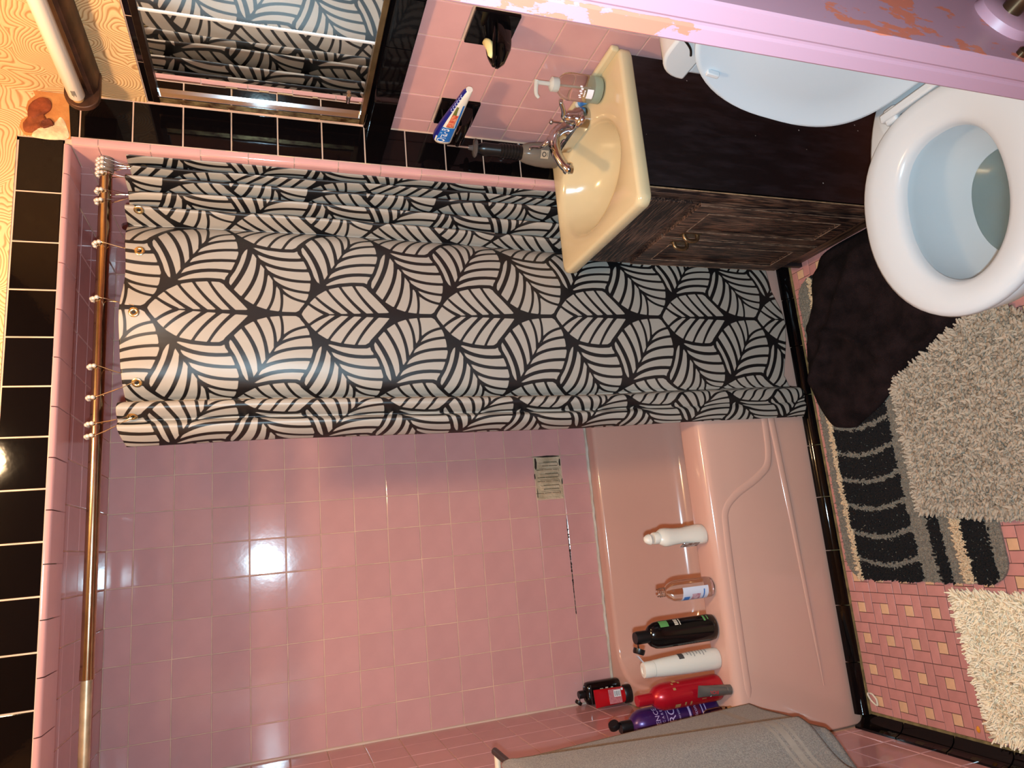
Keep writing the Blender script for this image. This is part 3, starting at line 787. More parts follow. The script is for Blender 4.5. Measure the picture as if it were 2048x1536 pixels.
# ================================================================== CURTAIN HOOKS
def hooks():
    bead = MB().sphere((0, 0, 0), 0.0048, 12, 8).mesh('roller_bead', mat('pearly_bead', (222, 210, 196), .3, .35), 60)
    xs = [1.527, 1.516, 1.505, 1.493, 1.449, 1.424, 1.319, 1.188, 1.033, 0.964, 0.906, 0.880]
    M_WIRE = mat('hook_wire', (214, 206, 196), .15, 1.0)
    gp = sorted(CURT['g'], key=lambda q: -q[0].x)
    lab = {0: 'steel curtain hook bunched against the alcove wall end of the rod', 1: 'steel curtain hook spaced out along the middle of the rod', 2: 'steel curtain hook at the free edge of the curtain'}
    for i, x in enumerate(xs):
        k = 0 if x > 1.4 else (1 if x > 1.0 else 2)
        t = thing('curtain_hook', lab[k], 'curtain hook', (x, -0.735, 1.897), 0, ['hooks bunched at the wall', 'hooks along the rod', 'hooks at the free edge'][k])
        R = 0.0178
        for q in range(5):
            a = PI / 2 + (q - 2) * 0.52 + 0.25
            o = link('roller_bead', bead, t); o.location = (random.gauss(0, .0008), R * math.cos(a), R * math.sin(a))
        g = min(gp, key=lambda q: abs(q[0].x - x))[0] if gp else Vector((x, -.76, 1.83))
        dx = max(-0.03, min(0.03, g.x - x)); gy, gz = g.y + 0.735, g.z - 1.897
        for sgn in (-1, 1):
            a0 = PI / 2 - 2 * .52 * sgn * 1.35 + .25
            P = [(0, R * math.cos(a), R * math.sin(a)) for a in np.linspace(PI / 2 + .25, a0, 5)]
            P += [(dx * .4, (gy - .006 * sgn) * .55 + P[-1][1] * .35, -0.03), (dx, gy - .004 * sgn, gz + .004), (dx, gy, gz)]
            MB().tube(catmull(P, 3), 0.00085, 6).build('wire', M_WIRE, t)
hooks()

# ================================================================== SHOWER HEAD (only a rim of it shows above the curtain)
def shower_head():
    t = thing('shower_fixture', 'chrome shower head behind the top of the curtain', 'shower head', (XR, -0.37, 1.90))
    MB().lathe([(0.03, 0), (0.028, .006), (0.012, .01)], 24).build('wall_flange', M_CHROME, t).rotation_euler = (0, -PI / 2, 0)
    MB().tube(catmull([(0, 0, 0), (-.05, 0, .012), (-.10, -.004, -.004), (-.135, -.008, -.035)], 5), 0.009, 14).build('arm', M_CHROME, t)
    dk = mat('dark_chrome', (70, 72, 76), .12, 1.0)
    h = MB().lathe([(0.011, .03), (0.014, .015), (0.03, 0.0), (0.038, -.012), (0.036, -.018), (0.001, -.018)], 28).build('head', dk, t)
    h.location = (-.15, -.012, -.055); h.rotation_euler = (0.1, 0.55, 0)
shower_head()

# ================================================================== VANITY
def worn_wood(name, stretch, dark, pale, lo, hi, specks=False, rough=0.42):
    m = bpy.data.materials.new(name); m.use_nodes = True; N, L = m.node_tree.nodes, m.node_tree.links
    b = N['Principled BSDF']; b.inputs['Roughness'].default_value = rough
    tc = N.new('ShaderNodeTexCoord'); mp = N.new('ShaderNodeMapping'); mp.inputs['Scale'].default_value = stretch; L.new(tc.outputs['Object'], mp.inputs[0])
    n = N.new('ShaderNodeTexNoise'); n.inputs['Scale'].default_value = 1.0; n.inputs['Detail'].default_value = 6; n.inputs['Roughness'].default_value = .65
    L.new(mp.outputs[0], n.inputs['Vector'])
    n2 = N.new('ShaderNodeTexNoise'); n2.inputs['Scale'].default_value = 7; n2.inputs['Detail'].default_value = 2; L.new(tc.outputs['Object'], n2.inputs['Vector'])
    mu = N.new('ShaderNodeMath'); mu.operation = 'MULTIPLY_ADD'; mu.inputs[1].default_value = .35; L.new(n2.outputs['Fac'], mu.inputs[0]); L.new(n.outputs['Fac'], mu.inputs[2])
    r = N.new('ShaderNodeValToRGB'); e = r.color_ramp.elements
    e[0].position = lo; e[0].color = lin(dark) + (1,); e[1].position = hi; e[1].color = lin(pale) + (1,)
    L.new(mu.outputs[0], r.inputs['Fac']); src = r.outputs['Color']
    if specks:
        v = N.new('ShaderNodeTexVoronoi'); v.inputs['Scale'].default_value = 34; L.new(tc.outputs['Object'], v.inputs['Vector'])
        lt = N.new('ShaderNodeMath'); lt.operation = 'LESS_THAN'; lt.inputs[1].default_value = 0.055; L.new(v.outputs['Distance'], lt.inputs[0])
        w = N.new('ShaderNodeTexWhiteNoise'); L.new(v.outputs['Position'], w.inputs['Vector'])
        g = N.new('ShaderNodeMath'); g.operation = 'GREATER_THAN'; g.inputs[1].default_value = .72; L.new(w.outputs['Value'], g.inputs[0])
        ml = N.new('ShaderNodeMath'); ml.operation = 'MULTIPLY'; L.new(lt.outputs[0], ml.inputs[0]); L.new(g.outputs[0], ml.inputs[1])
        mx = N.new('ShaderNodeMix'); mx.data_type = 'RGBA'; mx.inputs['B'].default_value = lin((190, 176, 166)) + (1,)
        L.new(ml.outputs[0], mx.inputs['Factor']); L.new(src, mx.inputs['A']); src = mx.outputs['Result']
    L.new(src, b.inputs['Base Color'])
    bp = N.new('ShaderNodeBump'); bp.inputs['Strength'].default_value = .25; bp.inputs['Distance'].default_value = .002
    L.new(n.outputs['Fac'], bp.inputs['Height']); L.new(bp.outputs['Normal'], b.inputs['Normal'])
    return m
WD_V = worn_wood('worn_dark_wood_upright', (230, 230, 13), (26, 15, 14), (124, 90, 72), .62, .86)
WD_H = worn_wood('worn_dark_wood_level', (230, 13, 230), (26, 15, 14), (124, 90, 72), .62, .86)
WD_S = worn_wood('black_stained_side', (60, 200, 12), (17, 12, 14), (40, 32, 36), .62, 1.0, specks=True)
WD_B = worn_wood('scuffed_brown_board', (130, 9, 130), (40, 23, 17), (140, 98, 70), .55, .88)
def vanity():
    bx, by = 1.48, -1.0
    t = thing('vanity_cabinet', 'small dark stained wooden vanity cabinet with worn grain', 'cabinet', (bx, by, 0))
    X0, X1, Y0, Y1, Zt = 1.308, 1.655, -1.192, -0.802, 0.7565
    def B(nm, m, x0, x1, y0, y1, z0, z1, par=t, bev=.0012):
        return MB().box(x0 - bx, x1 - bx, y0 - by, y1 - by, z0, z1).build(nm, m, par, smooth=0, bevel=bev)
    B('side_panel', WD_S, X0 + .012, X1, Y0, Y0 + .014, 0.0, Zt)
    B('side_panel', WD_S, X0 + .012, X1, Y1 - .014, Y1, 0.0, Zt)
    B('back_panel', WD_S, X1 - .008, X1, Y0 + .014, Y1 - .014, 0.0, Zt)
    B('bottom_board', WD_V, X0 + .02, X1 - .008, Y0 + .014, Y1 - .014, 0.10, 0.115)
    # face frame
    m = MB()
    for y0, y1, z0, z1 in ((Y0, Y0 + .030, .088, Zt), (Y1 - .030, Y1, .088, Zt), (Y0 + .03, Y1 - .03, .088, .122), (Y0 + .03, Y1 - .03, .598, .616), (Y0 + .03, Y1 - .03, .738, Zt)):
        m.box(X0 + .002 - bx, X0 + .02 - bx, y0 - by, y1 - by, z0, z1)
    m.build('face_frame', WD_V, t, smooth=0, bevel=.001)
    B('edge_strip', mat('worn_edge', (150, 118, 88), .6, var=.3, scale=60), X0 + .0125, X0 + .0155, Y0 - .0006, Y0 + .002, .09, Zt, bev=0)
    B('drawer_front', WD_H, X0 - .006, X0 + .012, Y0 + .022, Y1 - .022, .622, .734, bev=.003)
    yc = (Y0 + Y1) / 2
    for y0, y1, hy in ((Y0 + .022, yc - .0035, yc - .024), (yc + .0035, Y1 - .022, yc + .024)):
        d = thing_part('door', t)
        z0, z1, s = .116, .602, .036
        f = MB()
        for a, b_, c, e in ((y0, y0 + s, z0, z1), (y1 - s, y1, z0, z1), (y0 + s, y1 - s, z0, z0 + .045), (y0 + s, y1 - s, z1 - .045, z1)):
            f.box(X0 - .010 - bx, X0 + .006 - bx, a - by, b_ - by, c, e)
        f.build('door_frame', WD_V, d, smooth=0, bevel=.0016)
        MB().box(X0 - .002 - bx, X0 + .004 - bx, y0 + s - by, y1 - s - by, z0 + .045, z1 - .045).build('door_panel', WD_V, d, smooth=0)
        ew = MB(); e_ = .0011
        for a, b_, c, e in ((y0 + s - e_, y0 + s + e_, z0 + .045, z1 - .045), (y1 - s - e_, y1 - s + e_, z0 + .045, z1 - .045), (y0 + s, y1 - s, z0 + .045 - e_, z0 + .045 + e_), (y0 + s, y1 - s, z1 - .045 - e_, z1 - .045 + e_), (y0, y0 + e_, z0, z1), (y1 - e_, y1, z0, z1)):
            ew.box(X0 - .0106 - bx, X0 - .0095 - bx, a - by, b_ - by, c, e)
        ew.build('worn_edges', mat('worn_edge_dull', (156, 126, 104), .6, rgb2=(84, 62, 50), scale=70), d, smooth=0)
        h = MB(); zc = .535
        h.tube(catmull([(X0 - .010 - bx, hy - by, zc - .020), (X0 - .024 - bx, hy - by, zc - .016), (X0 - .028 - bx, hy - by, zc), (X0 - .024 - bx, hy - by, zc + .016), (X0 - .010 - bx, hy - by, zc + .020)], 4), [.0055] * 17, 10)
        h.box(X0 - .012 - bx, X0 - .009 - bx, hy - .008 - by, hy + .008 - by, zc - .028, zc + .028)
        h.build('handle', mat('aged_brass', (128, 104, 78), .35, .9, var=.25, scale=80), d, smooth=40)
    B('toe_kick', WD_B, X0 + .024, X0 + .036, Y0 + .01, Y1, 0.0, .092)
def thing_part(name, parent):
    o = bpy.data.objects.new(name, None); COL.objects.link(o); o.parent = parent; o.empty_display_size = .03
    return o
vanity()

CT = 0.790
def vanity_top():
    cx, cy = 1.458, -0.990
    t = thing('sink_counter', 'cream cultured marble vanity top with moulded oval basin', 'sink', (cx, cy, CT - .033))
    x0, x1, y0, y1 = 1.270, 1.660, -1.213, -0.788
    outer = rrect(x0 - cx, x1 - cx, y0 - cy, y1 - cy, .022, 10)
    # densify the straight runs
    pts = []
    for i in range(len(outer)):
        a, b_ = np.array(outer[i]), np.array(outer[(i + 1) % len(outer)]); n = max(1, int(np.linalg.norm(b_ - a) / .012))
        for k in range(n): pts.append(tuple(a + (b_ - a) * k / n))
    ax, ay, ox, oy = .128, .172, -.012, .006
    def scale(s): return [(p[0] * s if False else p[0] - math.copysign(min(abs(p[0]), s), p[0]) * (abs(p[0]) > .15), p[1] - math.copysign(min(abs(p[1]), s), p[1]) * (abs(p[1]) > .17)) for p in pts]
    def ell(k, dx=0):
        out = []
        for p in pts:
            a = math.atan2(p[1] / ay, p[0] / ax); out.append((ox + dx + ax * k * math.cos(a), oy + ay * k * math.sin(a)))
        return out
    H = .033
    L = [[(p[0], p[1], 0) for p in scale(.004)], [(p[0], p[1], .005) for p in pts], [(p[0], p[1], H - .008) for p in pts], [(p[0], p[1], H - .002) for p in scale(.003)], [(p[0], p[1], H) for p in scale(.010)]]
    mid = [((p[0] + e[0]) / 2, (p[1] + e[1]) / 2) for p, e in zip(scale(.016), ell(1.06))]
    L.append([(p[0], p[1], H - .0015) for p in mid])
    for k, z, dx in ((1.06, H - .002, 0), (1.0, H - .006, 0), (.96, H - .016, .002), (.90, H - .040, .005), (.80, H - .070, .010), (.66, H - .095, .016), (.46, H - .112, .022), (.2, H - .120, .028), (.1, H - .121, .03)):
        L.append([(p[0], p[1], z) for p in ell(k, dx)])
    mm = mat('cream_cultured_marble', (208, 186, 146), 0.16, var=.03, scale=5, coat=.3)
    MB().loops(L, cap0=False).build('top', mm, t, smooth=50)
    MB().box(x1 - .015 - cx, x1 - cx, y0 + .002 - cy, y1 - cy, H - .004, H + .018).build('back_lip', mm, t, smooth=30, bevel=.006, segs=3)
    d = MB().lathe([(.0225, 0), (.0225, .003), (.017, .0045), (.016, .001), (.0005, .001)], 24, (ox + .028, oy, H - .1215)).build('drain', M_CHROME, t)
vanity_top()

def faucet():
    t = thing('faucet', 'chrome two handle bathroom faucet behind the basin', 'faucet', (1.595, -0.965, CT - .001))
    # base plate
    L = []
    for s, z in ((1, 0), (1, .012), (.97, .022), (.88, .030), (.6, .034)):
        L.append([(p[0] * (.9 + .1 * s), p[1] * s, z) for p in rrect(-.027, .027, -.080, .080, .026, 7)])
    MB().loops(L).build('base_plate', M_CHROME, t, smooth=60)
    sp = catmull([(.0, 0, .024), (-.012, 0, .052), (-.038, 0, .068), (-.070, 0, .066), (-.098, 0, .052), (-.112, 0, .036)], 5)
    n = len(sp); MB().tube(sp, [.021 - .0085 * smooth01(i / n * 1.4) + (.003 if i > n - 4 else 0) for i in range(n)], 18).build('spout', M_CHROME, t, smooth=60)
    o = MB().lathe([(.0105, 0), (.0105, -.008), (.008, -.009)], 18, (-.113, 0, .036)).build('aerator', M_CHROME, t)
    for s in (-1, 1):
        h = thing_part('handle', t); h.location = (0, s * .052, .024)
        MB().lathe([(.021, 0), (.021, .006), (.0185, .009), (.0175, .014), (.0165, .024), (.011, .034), (.007, .038), (.0005, .039)], 24).build('handle_hub', M_CHROME, h, smooth=60)
        P = catmull([(0, 0, .032), (-.008, s * .012, .044), (-.006, s * .030, .050), (.002, s * .046, .062), (.003, s * .055, .066)], 4)
        MB().tube(P, list(np.linspace(.0062, .0048, len(P) - 2)) + [.0058, .004], 12).build('lever', M_CHROME, h, smooth=60)
    MB().lathe([(.0022, 0), (.0022, .046), (.0055, .047), (.0065, .051), (.0045, .055), (.0005, .056)], 14, (.018, 0, .02)).build('lift_rod', M_CHROME, t, smooth=50)
faucet()

M_CLEAR = mat('clear_plastic', (235, 236, 232), 0.06, trans=1.0, ior=1.12)
M_FROST = mat('milky_plastic', (226, 224, 214), .25, trans=.45, ior=1.3)
def soap_dispenser():
    t = thing('soap_dispenser', 'clear pump soap dispenser with pale green base on the vanity', 'soap dispenser', (1.615, -1.105, CT + .001))
    MB().lathe([(.0005, 0), (.028, 0), (.031, .003), (.031, .082), (.028, .094), (.020, .103), (.013, .107), (.013, .113)], 32, sx=1.0, sy=1.0, cap1=False).build('bottle', M_CLEAR, t, smooth=60)
    MB().lathe([(.0005, .002), (.0275, .002), (.0298, .004), (.0298, .024), (.0005, .026)], 32).build('liquid', mat('pale_green_soap', (208, 226, 208), .3, trans=.3, ior=1.33), t, smooth=50)
    MB().lathe([(.0155, .108), (.0165, .110), (.0165, .124), (.012, .127), (.008, .129)], 24).build('collar', M_FROST, t)
    MB().lathe([(.0052, .127), (.0052, .158)], 14).build('stem', M_FROST, t)
    P = [(.004, 0, .159), (-.004, .004, .161), (-.022, .012, .160), (-.030, .015, .153)]
    MB().tube(catmull(P, 4), [.0075, .007, .0065, .006, .0055, .005, .005, .005, .0045, .0045, .004, .004, .0035], 10).build('nozzle', M_FROST, t)
    MB().tube([(0, 0, .11), (.003, 0, .006)], .0022, 8).build('dip_tube', M_FROST, t)
    l = MB(); fn = on_cyl(.0312, .05, PI + .55)
    patch(l, .022, .016, lambda x, y: fn(x, y - .014), mi=0)
    for k in range(6): patch(l, .0035, .006, lambda x, y, k=k: fn(x - .010 + k * .005, y + .008 + .003 * (k % 2)), 2, 1)
    for k in range(4): patch(l, .003, .003, lambda x, y, k=k: fn(x - .006 + k * .004, y + .0), 2, 1)
    l.build('label_print', mat('white_print', (235, 232, 236), .5), t, smooth=0)
soap_dispenser()

def small_tube():
    t = thing('travel_tube', 'small blue and white tube lying behind the faucet', 'tube', (1.628, -1.045, CT + .010), 0.0)
    t.rotation_euler = (0, 0, -.35)
    L = []
    for y, w, h in ((-.045, .010, .0012), (-.03, .010, .005), (.0, .0095, .008), (.025, .009, .009)):
        L.append([(w * math.cos(a), y, h * math.sin(a)) for a in np.linspace(0, 2 * PI, 17)[:-1]])
    MB().loops(L).build('tube_body', mat('blue_tube', (36, 104, 188), .3, rgb2=(120, 186, 226), scale=26), t, smooth=60)
    MB().tube([(0, .025, 0), (0, .040, 0)], .008, 14).build('cap', mat('tube_cap', (224, 226, 226), .4), t)
small_tube()

def flosser():
    t = thing('water_flosser', 'dark grey cordless water flosser with thin metal tip', 'water flosser', (1.600, -0.832, CT + .001))
    smoke = mat('smoked_plastic', (136, 124, 112), .22, trans=.35, ior=1.3, var=.1, scale=12)
    blk = mat('black_plastic', (20, 18, 18), .3)
    MB().lathe([(.0005, 0), (.031, 0), (.034, .004), (.035, .03), (.033, .06), (.029, .085), (.024, .100), (.020, .106)], 32, sx=.86, power=2.5).build('water_tank', smoke, t, smooth=60)
    prof = [(.020, .104)]
    for k in range(7): z = .110 + k * .0085; prof += [(.0215, z), (.0215, z + .0045), (.0195, z + .0055), (.0195, z + .0075)]
    prof += [(.018, .172), (.019, .21), (.014, .222), (.009, .230)]
    MB().lathe(prof, 28, sx=.9).build('handle', blk, t, smooth=30)
    MB().lathe([(.004, .228), (.022, .231), (.0245, .234), (.022, .237), (.007, .241), (.0055, .252)], 28).build('tip_guard', mat('grey_clear_disc', (120, 112, 110), .15, trans=.6, ior=1.3), t, smooth=50)
    MB().tube([(0, 0, .245), (0, 0, .30), (-.002, -.002, .310)], [.0027, .0022, .0016], 10).build('nozzle_tip', mat('tip_steel', (196, 178, 166), .25, .8), t)
    l = MB(); a0 = math.atan2(-1.6, -1.0); fn = on_cyl(.0345, .05, a0, sx=.86, eps=.0040)
    patch(l, .020, .022, fn); l.build('badge', mat('badge_beige', (176, 156, 132), .5), t, smooth=0)
    l = MB(); fn = on_cyl(.0348, .05, a0, sx=.86, eps=.0044)
    ring = [(.0062 * math.cos(a), .002 + .0062 * math.sin(a)) for a in np.linspace(0, 2 * PI, 25)]; rin = [(x * .6, .002 + (y - .002) * .6) for x, y in ring]
    for k in range(24): l.add([fn(*ring[k]), fn(*ring[k + 1]), fn(*rin[k + 1]), fn(*rin[k])], [(0, 1, 2, 3)])
    patch(l, .010, .0012, fn, cv=-.0075)
    l.build('badge_mark', mat('badge_dark', (70, 58, 50), .5), t, smooth=0)
flosser()

# ================================================================== CERAMIC HOLDERS ON THE VANITY WALL
def holder(name, label, yc, zc, kind):
    t = thing(name, label, 'wall holder', (XV, yc, zc))
    MB().box(-.006, .004, -.050, .050, -.050, .050).build('back_tile', M_BLACK, t, smooth=0, bevel=.002)
    if kind == 'soap':
        # narrow wedge shelf carrying a sliver of soap
        prof = [(-.020, -.038), (-.045, -.034), (-.085, -.012), (-.098, -.006), (-.098, .006), (-.085, .012), (-.045, .034), (-.02, .038)]
        L = []
        for s, z in ((.55, -.036), (.9, -.020), (1.0, -.008), (1.0, -.002), (.94, 0)):
            L.append([(-.004 + (x + .004) * s if x < -.02 else -.004, y * s, z) for x, y in [(-.004, -.034), (-.04, -.032), (-.075, -.020), (-.092, -.010), (-.095, 0), (-.092, .010), (-.075, .020), (-.04, .032), (-.004, .034)]])
        MB().loops(L).build('shelf', M_BLACK, t, smooth=30)
        MB().tube(catmull([(-.010, -.026, .004), (-.05, -.022, .006), (-.088, -.004, .004), (-.088, .004, .004), (-.05, .022, .006), (-.01, .026, .004)], 4), .0042, 8).build('raised_rim', M_BLACK, t, smooth=50)
    else:
        L = []
        for s, z in ((.5, -.030), (.85, -.016), (1.0, -.006), (1.0, 0), (.95, .002)):
            L.append([(-.004 - (.075 * s if k in (2, 3) else (.0 if k in (0, 5) else .06 * s)), y * (.9 + .1 * s), z) for k, y in enumerate((-.042, -.042, -.030, .030, .042, .042))])
        MB().loops(L).build('shelf', M_BLACK, t, smooth=30)
        for y in (-.024, 0, .024):
            MB().lathe([(.0085, .0015), (.0095, .0030), (.0085, .0040), (.006, .003)], 14, (-.045, y, 0)).build('brush_hole', mat('hole_black', (4, 3, 3), .4), t)
    return t
holder('soap_holder', 'black ceramic wall soap holder with wedge shaped shelf', -1.1965, 1.0845, 'soap')
holder('toothbrush_holder', 'black ceramic wall toothbrush holder beneath the toothpaste', -0.8875, 1.0845, 'brush')
def soap_sliver():
    t = thing('soap_sliver', 'thin cream sliver of soap on the black wall holder', 'soap', (XV - .050, -1.1965, 1.0895), .1)
    t.rotation_euler = (0, -.10, .35)
    L = []
    for s, z in ((.8, 0), (1, .004), (1, .007), (.75, .011)):
        L.append([(.030 * s * math.cos(a) , .011 * s * math.sin(a) + .003 * math.cos(2 * a), z + .003 * math.cos(a) ** 2) for a in np.linspace(0, 2 * PI, 25)[:-1]])
    MB().loops(L).build('soap_body', mat('cream_soap', (232, 214, 150), .4, sss=.2), t, smooth=60)
soap_sliver()
def toothpaste():
    t = thing('toothpaste_tube', 'blue and white toothpaste tube resting on the black wall holder', 'toothpaste', (1.606, -0.950, 1.094))
    # axis along y: far end wide, near end slim; z is height
    sec = [(-.110, .007, .007), (-.100, .0095, .0095), (-.085, .0098, .011), (-.05, .0105, .014), (0, .0125, .019), (.04, .0145, .0225), (.075, .016, .0245), (.092, .016, .0245), (.100, .0145, .0225), (.104, .010, .017)]
    L = []; n = 28
    def P(y, w, h, a):
        ca, sa = math.cos(a), math.sin(a)
        return (w * math.copysign(abs(ca) ** .75, ca), y, h + h * math.copysign(abs(sa) ** .75, sa) * 1.0)
    for y, w, h in sec: L.append([P(y, w, h, 2 * PI * k / n) for k in range(n)])
    MB().loops(L).build('tube_body', mat('toothpaste_white', (236, 224, 208), .3), t, smooth=60)
    ys = [s[0] for s in sec]
    def wh(y): return float(np.interp(y, ys, [s[1] for s in sec])), float(np.interp(y, ys, [s[2] for s in sec]))
    def skin(y0, y1, a0f, a1f, nm, m, e=.0006, ny=24, na=8):
        mb = MB(); V = []
        for i in range(ny + 1):
            y = y0 + (y1 - y0) * i / ny; w, h = wh(y); a0, a1 = a0f(y), a1f(y)
            for k in range(na + 1):
                a = a0 + (a1 - a0) * k / na; p = P(y, w + e, h + e, a); V.append((p[0], p[1], p[2] - e))
        mb.add(V, [(i * (na + 1) + k, i * (na + 1) + k + 1, (i + 1) * (na + 1) + k + 1, (i + 1) * (na + 1) + k) for i in range(ny) for k in range(na)])
        mb.build(nm, m, t, smooth=60)
    navy = mat('navy_print', (26, 30, 120), .3); blue = mat('blue_print', (34, 110, 190), .3); red = mat('red_print', (206, 58, 44), .4, rgb2=(236, 150, 110), scale=150); green = mat('olive_print', (112, 112, 50), .4)
    A = PI  # -x side faces the basin
    skin(-.108, .070, lambda y: 1.25, lambda y: 2.35, 'navy_band', navy)
    skin(.070, .100, lambda y: 1.2, lambda y: 2.1, 'navy_band', navy)
    skin(.030, .088, lambda y: 2.36, lambda y: 3.75, 'blue_field', blue, .0007)
    skin(-.052, .028, lambda y: 2.55 + .3 * (y + .052) / .08, lambda y: 2.95 + .5 * (y + .052) / .08, 'strawberry_print', green, .0007)
    skin(-.022, .026, lambda y: 2.75, lambda y: 3.35, 'strawberry_print', red, .0010)
    skin(-.06, .03, lambda y: 3.25 + .35 * (y + .06) / .09, lambda y: 3.55 + .35 * (y + .06) / .09, 'blue_stripe', blue, .0008)
    # brand lettering on the blue field, reading along the tube
    l = MB()
    def fn(x, y):
        yy = .060 - x; w, h = wh(yy); a = 2.88 - y / .021; p = P(yy, w + .0015, h + .0015, a); return (p[0], p[1], p[2] - .0015)
    text_on(l, 'Oral-B', .0205, fn)
    l.build('lettering', mat('white_ink', (245, 244, 244), .4), t, smooth=0)
    l = MB()
    for k in range(6):
        yy = -.088 + k * .011; w, h = wh(yy); 
        for q in range(9):
            a = 2.05 + .25 * math.cos(q / 8 * PI * 1.2); p = P(yy + .004 * math.sin(q / 8 * PI * 1.2) , w + .0012, h + .0012, a)
            l.box(p[0] - .0006, p[0] + .0006, p[1] - .0006, p[1] + .0006, p[2] - .0018, p[2] - .0006)
    l.build('curl_marks', mat('pale_ink', (200, 206, 230), .4), t, smooth=0)
toothpaste()

# ================================================================== MEDICINE CABINET AND LIGHT FIXTURE
def medicine_cabinet():
    t = thing('medicine_cabinet', 'mirrored medicine cabinet with rusty metal frame above the vanity', 'medicine cabinet', (XV, -1.10, 1.314))
    y0, y1, H = -.262, .264, .472     # near end, far end (local y)
    rust = mat('rusty_brass', (196, 170, 118), .34, .75, rgb2=(96, 58, 30), scale=46)
    dark = mat('dark_bronze_frame', (58, 44, 36), .3, .9, var=.2, scale=40)
    MB().box(-.014, -.0005, y0, y1, 0, H).build('case', mat('case_grey', (120, 110, 100), .5, .5), t, smooth=0)
    m = MB().box(-.030, -.014, y1 - .020, y1, 0, H); m.build('side_rail', rust, t, smooth=0, bevel=.0015)
    MB().box(-.033, -.014, y1 - .027, y1 - .022, .012, H - .012).build('guide_strip', M_CHROME, t, smooth=0, bevel=.001)
    MB().box(-.030, -.014, y0, y0 + .020, 0, H).build('side_rail', rust, t, smooth=0, bevel=.0015)
    MB().box(-.032, -.012, y0, y1, 0, .012).build('bottom_rail', mat('brown_brass', (150, 124, 88), .25, .95, var=.2, scale=40), t, smooth=0, bevel=.0015)
    MB().box(-.032, -.012, y0, y1, H - .014, H).build('top_rail', dark, t, smooth=0, bevel=.0015)
    mir = mat('mirror_glass', (236, 238, 236), .015, 1.0)
    a = MB().box(-.022, -.018, -.045, y1 - .027, .012, H - .014).build('mirror_door', mir, t, smooth=0)
    MB().box(-.0285, -.0245, y0 + .02, -.030, .012, H - .014).build('mirror_door', mir, t, smooth=0)
    MB().box(-.031, -.0215, -.0335, -.0290, .012, H - .014).build('door_edge', mat('satin_edge', (222, 222, 222), .3, .3), t, smooth=0, bevel=.0008)
    k = MB().lathe([(.0045, 0), (.0045, .020), (.0055, .021), (.0055, .026), (.004, .028), (.0004, .028)], 14).build('finger_pull', M_CHROME, t, smooth=40)
    k.location = (-.026, .186, .046); k.rotation_euler = (PI / 2, 0, 0)
medicine_cabinet()
def light_fixture():
    t = thing('light_fixture', 'brown wall light fixture with bare fluorescent tube above the mirror', 'light fixture', (XV, -1.18, 1.88))
    br = mat('dusty_brown_metal', (96, 64, 46), .45, .5, rgb2=(62, 40, 30), scale=28)
    L0, L1 = -.36, .300
    prof = [(-.001, .006), (-.045, .008), (-.058, .016), (-.060, .024), (-.048, .030), (-.040, .044), (-.036, .058), (-.001, .064)]
    MB().prism(prof, 'y', L0, L1).build('housing', br, t, smooth=30)
    for y in (L1, L0 - .012):
        pts = [(-.058 + .034 * math.cos(a), .038 + .034 * math.sin(a)) for a in np.linspace(PI / 2, 1.5 * PI, 15)] + [(-.001, .004), (-.001, .072)]
        MB().prism(pts, 'y', y, y + .014).build('end_plate', br, t, smooth=30, bevel=.002)
    for y in (L1 - .010, L0 + .002): MB().tube([(-.072, y, .044), (-.072, y + .009, .044)], .011, 16).build('socket', mat('socket_cream', (196, 150, 96), .5), t)
    tube = MB().tube([(-.072, L0 + .010, .044), (-.072, L0 + .013, .044), (-.072, L1 - .016, .044), (-.072, L1 - .010, .044)], [.011, .0160, .0160, .0125], 28)
    o = tube.build('fluorescent_tube', mat('unlit_white_tube', (244, 232, 214), .25), t, smooth=50)
    l = MB()
    for k, (u, w) in enumerate(((.0, .010), (.004, .012), (.008, .009), (.012, .012))):
        a = PI + .35 - k * .0; 
        for (aa) in (PI - .15 + k * .13,):
            x = -.072 + .0162 * math.cos(aa); z = .044 + .0162 * math.sin(aa)
            l.box(x - .0004, x + .0004, L1 - .05, L1 - .05 + w * 1.6, z - .0005, z + .0005)
    l.build('tube_print', mat('grey_ink', (90, 80, 70), .6), t, smooth=0)
light_fixture()
# lamp at the ceiling that lights the room (above the frame)
def ceiling_lamp():
    t = thing('ceiling_lamp', 'white lamp holder on the ceiling above the toilet mat', 'lamp', (0.93, -1.50, 2.40))
    MB().lathe([(.06, -.001), (.058, -.012), (.03, -.018), (.024, -.030)], 28).build('lamp_holder', mat('holder_white', (230, 226, 218), .4), t)
ceiling_lamp()

